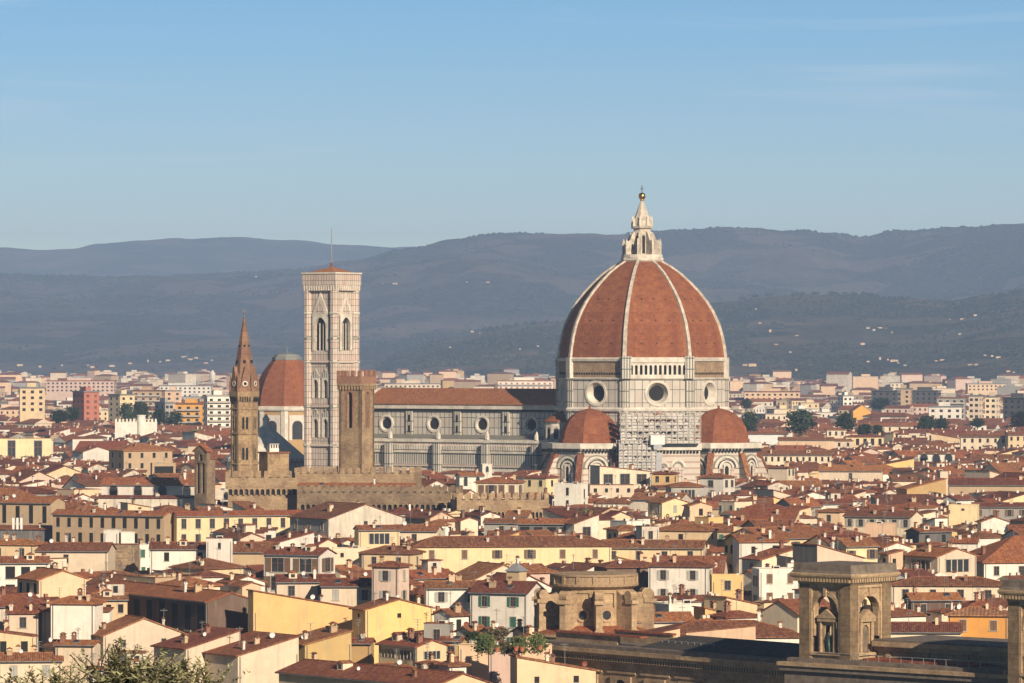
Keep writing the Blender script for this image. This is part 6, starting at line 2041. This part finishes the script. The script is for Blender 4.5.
def crown_mesh(kind, mat, seed, nclump, nleaf, leaf):
    """unit crown: radius about 1, base at z = 0, top at about 2"""
    rr = random.Random(seed)
    v, f = [], []
    for c in range(nclump):
        t = rr.random()
        if kind == 'round':
            z = .35 + 1.45 * t; rad = .95 * math.sqrt(max(.05, 1 - ((z - .95) / 1.0) ** 2))
        elif kind == 'cone':
            z = .1 + 1.9 * t; rad = .75 * (1 - t) + .08
        else:
            z = .15 + .9 * t; rad = 1.0 - .4 * t
        an = rr.uniform(0, 2 * math.pi); q = rad * math.sqrt(rr.random()) * rr.uniform(.7, 1.15)
        lv, lf = leaves(nleaf, leaf, .14 + .10 * rr.random(), rr, .7)
        o = len(v)
        v += [(x + q * math.cos(an), y + q * math.sin(an), zz + z) for x, y, zz in lv]
        f += [tuple(i + o for i in ff_) for ff_ in lf]
    me = bpy.data.meshes.new('crown')
    me.from_pydata(v, [], f); me.materials.append(M[mat])
    return me


CR = {('round', m_): [crown_mesh('round', m_, 5 + i, 70, 26, .10) for i in range(2)] for m_ in ('leaf_dark', 'leaf_mid')}
CR[('cone', 'leaf_dark')] = [crown_mesh('cone', 'leaf_dark', 31, 60, 26, .085)]
for m_ in ('leaf_mid', 'leaf_red', 'leaf_dark'): CR[('low', m_)] = [crown_mesh('low', m_, 41, 45, 24, .11)]
mb = MB(); mb.tube((0, 0, -.3), (.03, 0, .5), .09, .07, 'bark', 8); mb.tube((.03, 0, .45), (.35, .1, 1.1), .06, .02, 'bark', 6); mb.tube((.03, 0, .45), (-.3, .12, 1.2), .06, .02, 'bark', 6); mb.tube((.03, 0, .5), (0, -.2, 1.4), .06, .02, 'bark', 6)
TRK = mb.mesh('trunk')


def tree(x0, x1, top, bot, Y, label, kind='round', mat='leaf_dark', name='tree', group=None, base=None):
    w = (x1 - x0) * Y / F / 2; zt = wz(top, Y); zb = wz(bot, Y)
    o = thing(name, label, 'tree' if name == 'tree' else 'shrub', (wx((x0 + x1) / 2, Y), Y, 0 if base is None else base), rnd.uniform(0, 6), group)
    hh = (zt - zb) / 2
    b0 = zb - (0 if base is None else base + .55 * hh)
    link('crown', rnd.choice(CR[(kind, mat)]), o, (0, 0, b0), 0, (w, w, hh))
    if base is None: link('trunk', TRK, o, (0, 0, b0 - .15 * hh), 0, (w, w, hh))
    if base is None:
        mb = MB(); mb.tube((0, 0, 0), (0, 0, b0 + .2), .5, .35, 'bark'); mb.build('lower_trunk', o)
    return o


TREES = [(118, 136, 404, 424, 2300, 'dark evergreen tree left of the tallest of the far left clump'), (132, 150, 402, 424, 2310, 'tallest dark tree of the far left clump'), (150, 168, 409, 426, 2320, 'low dark tree at the right of the far left clump'),
         (166, 184, 412, 427, 2330, 'bluish dark tree below the orange brown block'), (50, 68, 410, 424, 2250, 'dark tree left of the red tower block'), (64, 80, 407, 422, 2260, 'dark tree at the foot of the red tower block'),
         (736, 760, 412, 433, 2150, 'dark tree touching the right edge of the east half dome'), (784, 816, 410, 434, 2100, 'broad dark tree right of the east half dome'), (834, 856, 413, 433, 2150, 'dark tree left of the very long cream building'),
         (856, 872, 424, 437, 2080, 'small dark tree at the left end of the very long cream building'), (872, 884, 425, 437, 2070, 'small dark tree in front of the very long cream building'), (918, 936, 416, 432, 2300, 'olive green tree at the right end of the very long cream building'),
         (932, 950, 418, 432, 2310, 'second olive green tree right of the very long cream building'), (1010, 1030, 412, 428, 2350, 'dark tree cut by the right edge'), (836, 850, 448, 462, 1930, 'dark tree at the left end of the green glass building'),
         (870, 890, 398, 410, 3200, 'dark tree in front of the shaded slabs'), (740, 752, 399, 409, 2900, 'little dark tree beside the great dome'), (970, 985, 418, 428, 2350, 'small round tree below the twin cream slabs')]
for x0, x1, t_, b_, Y, lab in TREES: tree(x0, x1, t_, b_, Y, lab, 'round', 'leaf_dark', 'tree', 'trees among the far houses')
tree(186, 204, 424, 438, 2200, 'pale green garden tree beside the far green field', 'low', 'leaf_mid', 'tree', 'trees among the far houses')
mb = MB(); mb.box(wx(150, 2350), wx(200, 2350), 2250, 2420, .0, 12.0, 'leaf_mid')
gf = thing('green_awning', 'flat green sports roof beside the far dark trees', 'sports roof', (0, 0, 0)); mb.build('canopy', gf)
# climbing shrubs by the white tower and roof garden plants
SH = [(548, 566, 503, 520, 1050, 'leaf_mid', 'green shrub at the left end of the shrubs below the white roof-garden tower'), (560, 582, 501, 519, 1045, 'leaf_dark', 'darker middle shrub below the white roof-garden tower'), (576, 598, 505, 520, 1040, 'leaf_mid', 'green shrub at the right end of the shrubs below the white roof-garden tower'),
      (464, 482, 622, 634, 672, 'leaf_dark', 'dark rounded shrub at the left end of the roof garden'), (472, 498, 628, 648, 668, 'leaf_mid', 'largest green shrub of the roof garden'), (484, 510, 616, 632, 674, 'leaf_red', 'reddish bare-leaved shrub at the back of the roof garden'),
      (498, 512, 626, 646, 667, 'leaf_red', 'narrow reddish shrub in the middle of the roof garden'), (508, 530, 631, 648, 666, 'leaf_mid', 'yellow green shrub right of the reddish one in the roof garden'), (526, 548, 628, 647, 668, 'leaf_mid', 'green shrub at the right end of the roof garden'),
      (650, 662, 576, 587, 880, 'leaf_mid', 'small green bush on the balcony left of the grey-shuttered white house')]
for x0, x1, t_, b_, Y, mt, lab in SH: tree(x0, x1, t_, b_ + 2, Y, lab, 'round' if mt == 'leaf_mid' else 'low', mt, 'shrub', 'roof garden and climbing shrubs', wz(b_, Y) - .4)
for px, py, Y in ((516, 649, 664), (522, 649.5, 664), (497, 650, 664), (540, 648, 664)):
    o = link('plant_pot', None, None, (wx(px, Y), Y, wz(py, Y) - .3)); tag(o, 'terracotta pot of flowers on the roof garden edge', 'plant pot', 'terracotta pots on the roof garden edge')
    mb = MB(); mb.ngon(12, [(.28, 0), (.42, .6), (.46, .62), (.46, .72)], 'pot'); mb.build('pot', o)
    link('foliage', CR[('low', 'leaf_mid')][0], o, (0, 0, .6), 0, (.5, .5, .4))
# roof-top aerial panels
for px in (13.5, 17.5, 21.5):
    Y = 860
    o = link('aerial_panel', None, None, (wx(px, Y), Y, wz(533, Y))); tag(o, 'white mobile phone aerial panel on a red roof at the far left', 'aerial', 'white aerial panels on the roof')
    mb = MB(); mb.tube((0, 0, 0), (0, 0, 2.8), .06, .06, 'pole'); mb.build('mast', o)
    mb = MB(); mb.box(-.22, .22, -.25, -.08, .7, 2.9, 'white_sheet'); mb.box(-.05, .05, -.1, .02, 1.2, 1.4, 'pole'); mb.build('panel', o)
# lead cupola in the middle distance
Y = 880.0
o = thing('cupola', 'grey lead sheeted cupola behind the blank yellow wall', 'cupola', (wx(266.5, Y), Y, 0))
mb = MB(); mb.ngon(16, [(2.9, 0), (2.9, wz(589, Y)), (3.1, wz(588, Y)), (2.7, wz(585, Y)), (1.8, wz(581, Y)), (.7, wz(578.4, Y)), (.1, wz(578, Y))], 'metal'); mb.build('shell', o)
mb = MB()
for k in range(8): mb.tube((2.95 * math.cos(k * .785), 2.95 * math.sin(k * .785), wz(588, Y)), (.3 * math.cos(k * .785), .3 * math.sin(k * .785), wz(578, Y)), .07, .05, 'lead', 4)
mb.build('seam', o)
# small glazed turret on the green shuttered house
Y = 792.0
o = thing('roof_turret', 'small square roof turret with a grey pyramid cap behind the green shuttered house', 'turret', (wx(516.5, Y), Y, 0), R(-30))
mb = MB(); mb.box(-1.3, 1.3, -1.3, 1.3, 14, wz(571, Y), 'tan'); mb.build('wall', o)
mb = MB(); mb.ngon(4, [(2.3, wz(571, Y)), (.1, wz(562.5, Y))], 'metal', rot=R(45), bottom=True); mb.build('cap', o)

# olive trees on the slope below the lookout


def olive(px, Y, top, width, seed, label, nshoot=70):
    rr = random.Random(seed)
    X = wx(px, Y); zt = wz(top, Y); zg = ground_z(X, Y)
    o = thing('olive_tree', label, 'tree', (X, Y, zg), 0, 'olive trees below the lookout')
    Hh = zt - zg
    mb = MB()
    pr = Vector((0, 0, -.3)); q = Vector((.15, .1, Hh * .35))
    mb.tube(pr, q, .24, .17, 'bark', 8)
    tips = []
    for i in range(7):
        a = rr.uniform(0, 6.28); e_ = Vector((math.cos(a) * width * .5, math.sin(a) * width * .5, Hh * rr.uniform(.62, .8)))
        m_ = (q + e_) / 2 + Vector((rr.uniform(-.2, .2), rr.uniform(-.2, .2), .3))
        mb.tube(q, m_, .1, .07, 'bark', 6); mb.tube(m_, e_, .07, .03, 'bark', 6); tips += [m_, e_]
    v, f = [], []
    tw = mb
    for s in range(int(nshoot * 1.15)):
        L = rr.uniform(.5, 1.15)
        an_ = rr.uniform(0, 6.28); q_ = width * .55 * math.sqrt(rr.random())
        t0 = Vector((q_ * math.cos(an_), q_ * math.sin(an_), Hh - L - 1.5 * rr.random() ** 1.4 - .5 * (q_ / width)))
        dr_ = Vector((rr.gauss(0, .45), rr.gauss(0, .45), 1)).normalized()
        bend = Vector((rr.gauss(0, .25), rr.gauss(0, .25), -.1))
        n = int(L / .045)
        last = t0
        for i in range(n):
            u = i / n
            p = t0 + dr_ * (L * u) + bend * (L * u * u)
            if i % 6 == 5: tw.tube(last, p, .012, .010, 'bark', 3); last = p
            for k in range(2):
                a = rr.uniform(0, 6.28)
                side = Vector((math.cos(a), math.sin(a), rr.uniform(.0, .9))).normalized()
                l = rr.uniform(.10, .19) * (1.15 - .5 * u); wd = side.cross(dr_).normalized() * l * .16
                c = p + side * l * .5
                b = len(v)
                v += [tuple(p), tuple(c + wd), tuple(p + side * l), tuple(c - wd)]; f.append((b, b + 1, b + 2, b + 3))
    me = bpy.data.meshes.new('crown'); me.from_pydata(v, [], f); me.materials.append(M['leaf_olive'])
    link('crown', me, o)
    tw.build('trunk', o)


for a_ in ((118, 72, 620, .95, 3, 'olive tree whose long shoots rise before the wide cream gable', 110), (176, 76, 638, 1.15, 4, 'bushy olive tree in front of the cream shed-roofed house', 190),
           (64, 74, 646, .95, 5, 'low olive tree between the tall-shooted one and the edge tree', 110), (14, 78, 652, 1.0, 6, 'olive tree cut by the left edge of the view', 120), (222, 80, 664, .6, 8, 'small olive tree at the right end of the row', 60)):
    olive(*a_)

# ------------------------------------------------------------------ labels for the houses nobody named
ANCH = [(642, 300, 'the great dome'), (331, 330, 'the marble bell tower'), (244, 420, 'the brick spire'), (355, 420, 'the battlemented tower'), (466, 425, 'the nave'), (723, 440, 'the east half dome'),
        (591, 440, 'the south half dome'), (636, 455, 'the scaffolding'), (355, 480, 'the plain battlemented wall'), (500, 505, 'the short battlemented wall'), (200, 475, 'the bell gable'), (845, 600, 'the arched tower'),
        (597, 600, 'the rotunda'), (108, 558, 'the rubble block'), (180, 610, 'the dark shaded building'), (300, 610, 'the big yellow wall'), (530, 560, 'the long yellow house'), (390, 585, 'the pink stair tower'),
        (683, 580, 'the grey-shuttered white house'), (115, 522, 'the tan slit-windowed institute'), (240, 522, 'the yellow institute'), (30, 510, 'the tall tan hall'), (140, 460, 'the big tan hipped house'), (25, 455, 'the church-like block'),
        (955, 565, 'the glazed-loggia gable'), (985, 540, 'the broad hipped roof'), (980, 630, 'the bright orange house'), (1000, 475, 'the church-like roof'), (884, 520, 'the grey-shuttered cream house'), (865, 455, 'the green glass building'),
        (571, 497, 'the white roof-garden tower'), (620, 478, 'the modern penthouse'), (716, 486, 'the square-windowed white house'), (782, 477, 'the brown-arched block'), (728, 585, 'the balconied yellow house'), (866, 441, 'the yellow palazzo'),
        (936, 458, 'the arch-windowed white hall'), (990, 445, 'the balcony-strip building'), (915, 482, 'the new red roof'), (345, 525, 'the weathered gable'), (382, 540, 'the three-pane top floor'), (828, 551, 'the raked cream front'), (795, 458, 'the row-windowed building')]
RN = {'g': 'ridged roof', 'h': 'hipped roof', 'p': 'front gable', 's': 'shed roof', 'l': 'roof falling left', 'r': 'roof falling right', 'f': 'flat roof', 'b': 'shed roof'}
NUM = ['no', 'one', 'two', 'three', 'four', 'five', 'six', 'seven', 'eight', 'nine', 'ten', 'eleven', 'twelve']
ORD = ['nearest', 'second nearest', 'third nearest', 'fourth nearest', 'fifth nearest', 'sixth nearest', 'seventh nearest', 'eighth nearest', 'ninth nearest', 'tenth nearest', 'eleventh nearest', 'twelfth nearest', 'thirteenth nearest', 'fourteenth nearest', 'fifteenth nearest']


def locate(h):
    px, py = (h['x0'] + h['x1']) / 2, h['eave']
    best = min(ANCH, key=lambda a: math.hypot((a[0] - px) * .8, a[1] - py))
    dx, dy = px - best[0], py - best[1]
    if abs(dx) > abs(dy): way = 'right of' if dx > 0 else 'left of'
    else: way = 'below' if dy > 0 else 'above'
    return way, best[2], math.hypot(dx, dy)


used = {}
auto = []
for h in keep:
    if h['L']:
        h['root']['label'] = h['L']; used[h['L']] = 1
    else:
        auto.append(h)
grp = {}
for h in auto:
    way, an, dist = locate(h)
    cname = {'white_sheet': 'white', 'rubble': 'stone', 'weathered': 'stained'}.get(h['col'], h['col'])
    px_w = h['x1'] - h['x0']
    if px_w > 44: cname = 'wide ' + cname
    elif px_w < 24: cname = 'small ' + cname
    h['cn'] = cname
    grp.setdefault((cname, RN[h['roof']], way, an), []).append((dist, h))
for (cn_, rn_, way, an), lst in grp.items():
    lst.sort(key=lambda t: t[0])
    for i, (dist, h) in enumerate(lst):
        feat = ''
        if len(lst) == 1:
            s = f'{cn_} house with {rn_}, {way} {an}'
        else:
            s = f'{cn_} house with {rn_}, {ORD[i]} such {way} {an}'
        while s in used: s = s.replace('house', 'town house', 1)
        used[s] = 1
        h['root']['label'] = s
for h in keep:
    h['root']['group'] = 'houses of the old town'
# villas: ordered within each settlement
SET = [('far left foot of the mountain', lambda x, y: x < 240 and y > 340), ('mountain side beyond the bell tower', lambda x, y: x < 500 and y < 300), ('hill left of the great dome', lambda x, y: 440 < x < 560),
       ('lower hill right of the great dome', lambda x, y: 720 < x < 830 and y > 330), ('upper hill right of the great dome', lambda x, y: 720 < x < 830), ('upper hill at the right', lambda x, y: y < 350 and x >= 830), ('lower hill at the right', lambda x, y: True)]
sets = {}
for o, px, py in PLACE:
    for nm, fn in SET:
        if fn(px, py): sets.setdefault(nm, []).append((px, o)); break
ON = ['leftmost', 'second', 'third', 'fourth', 'fifth', 'sixth', 'seventh', 'eighth', 'ninth', 'tenth', 'eleventh', 'twelfth', 'thirteenth', 'fourteenth', 'fifteenth', 'sixteenth', 'seventeenth', 'eighteenth']
for nm, lst in sets.items():
    lst.sort(key=lambda t: t[0])
    for i, (px, o) in enumerate(lst):
        o['label'] = f'pale villa on the {nm}, {ON[i] if i == 0 else ON[i] + " from the left"}'
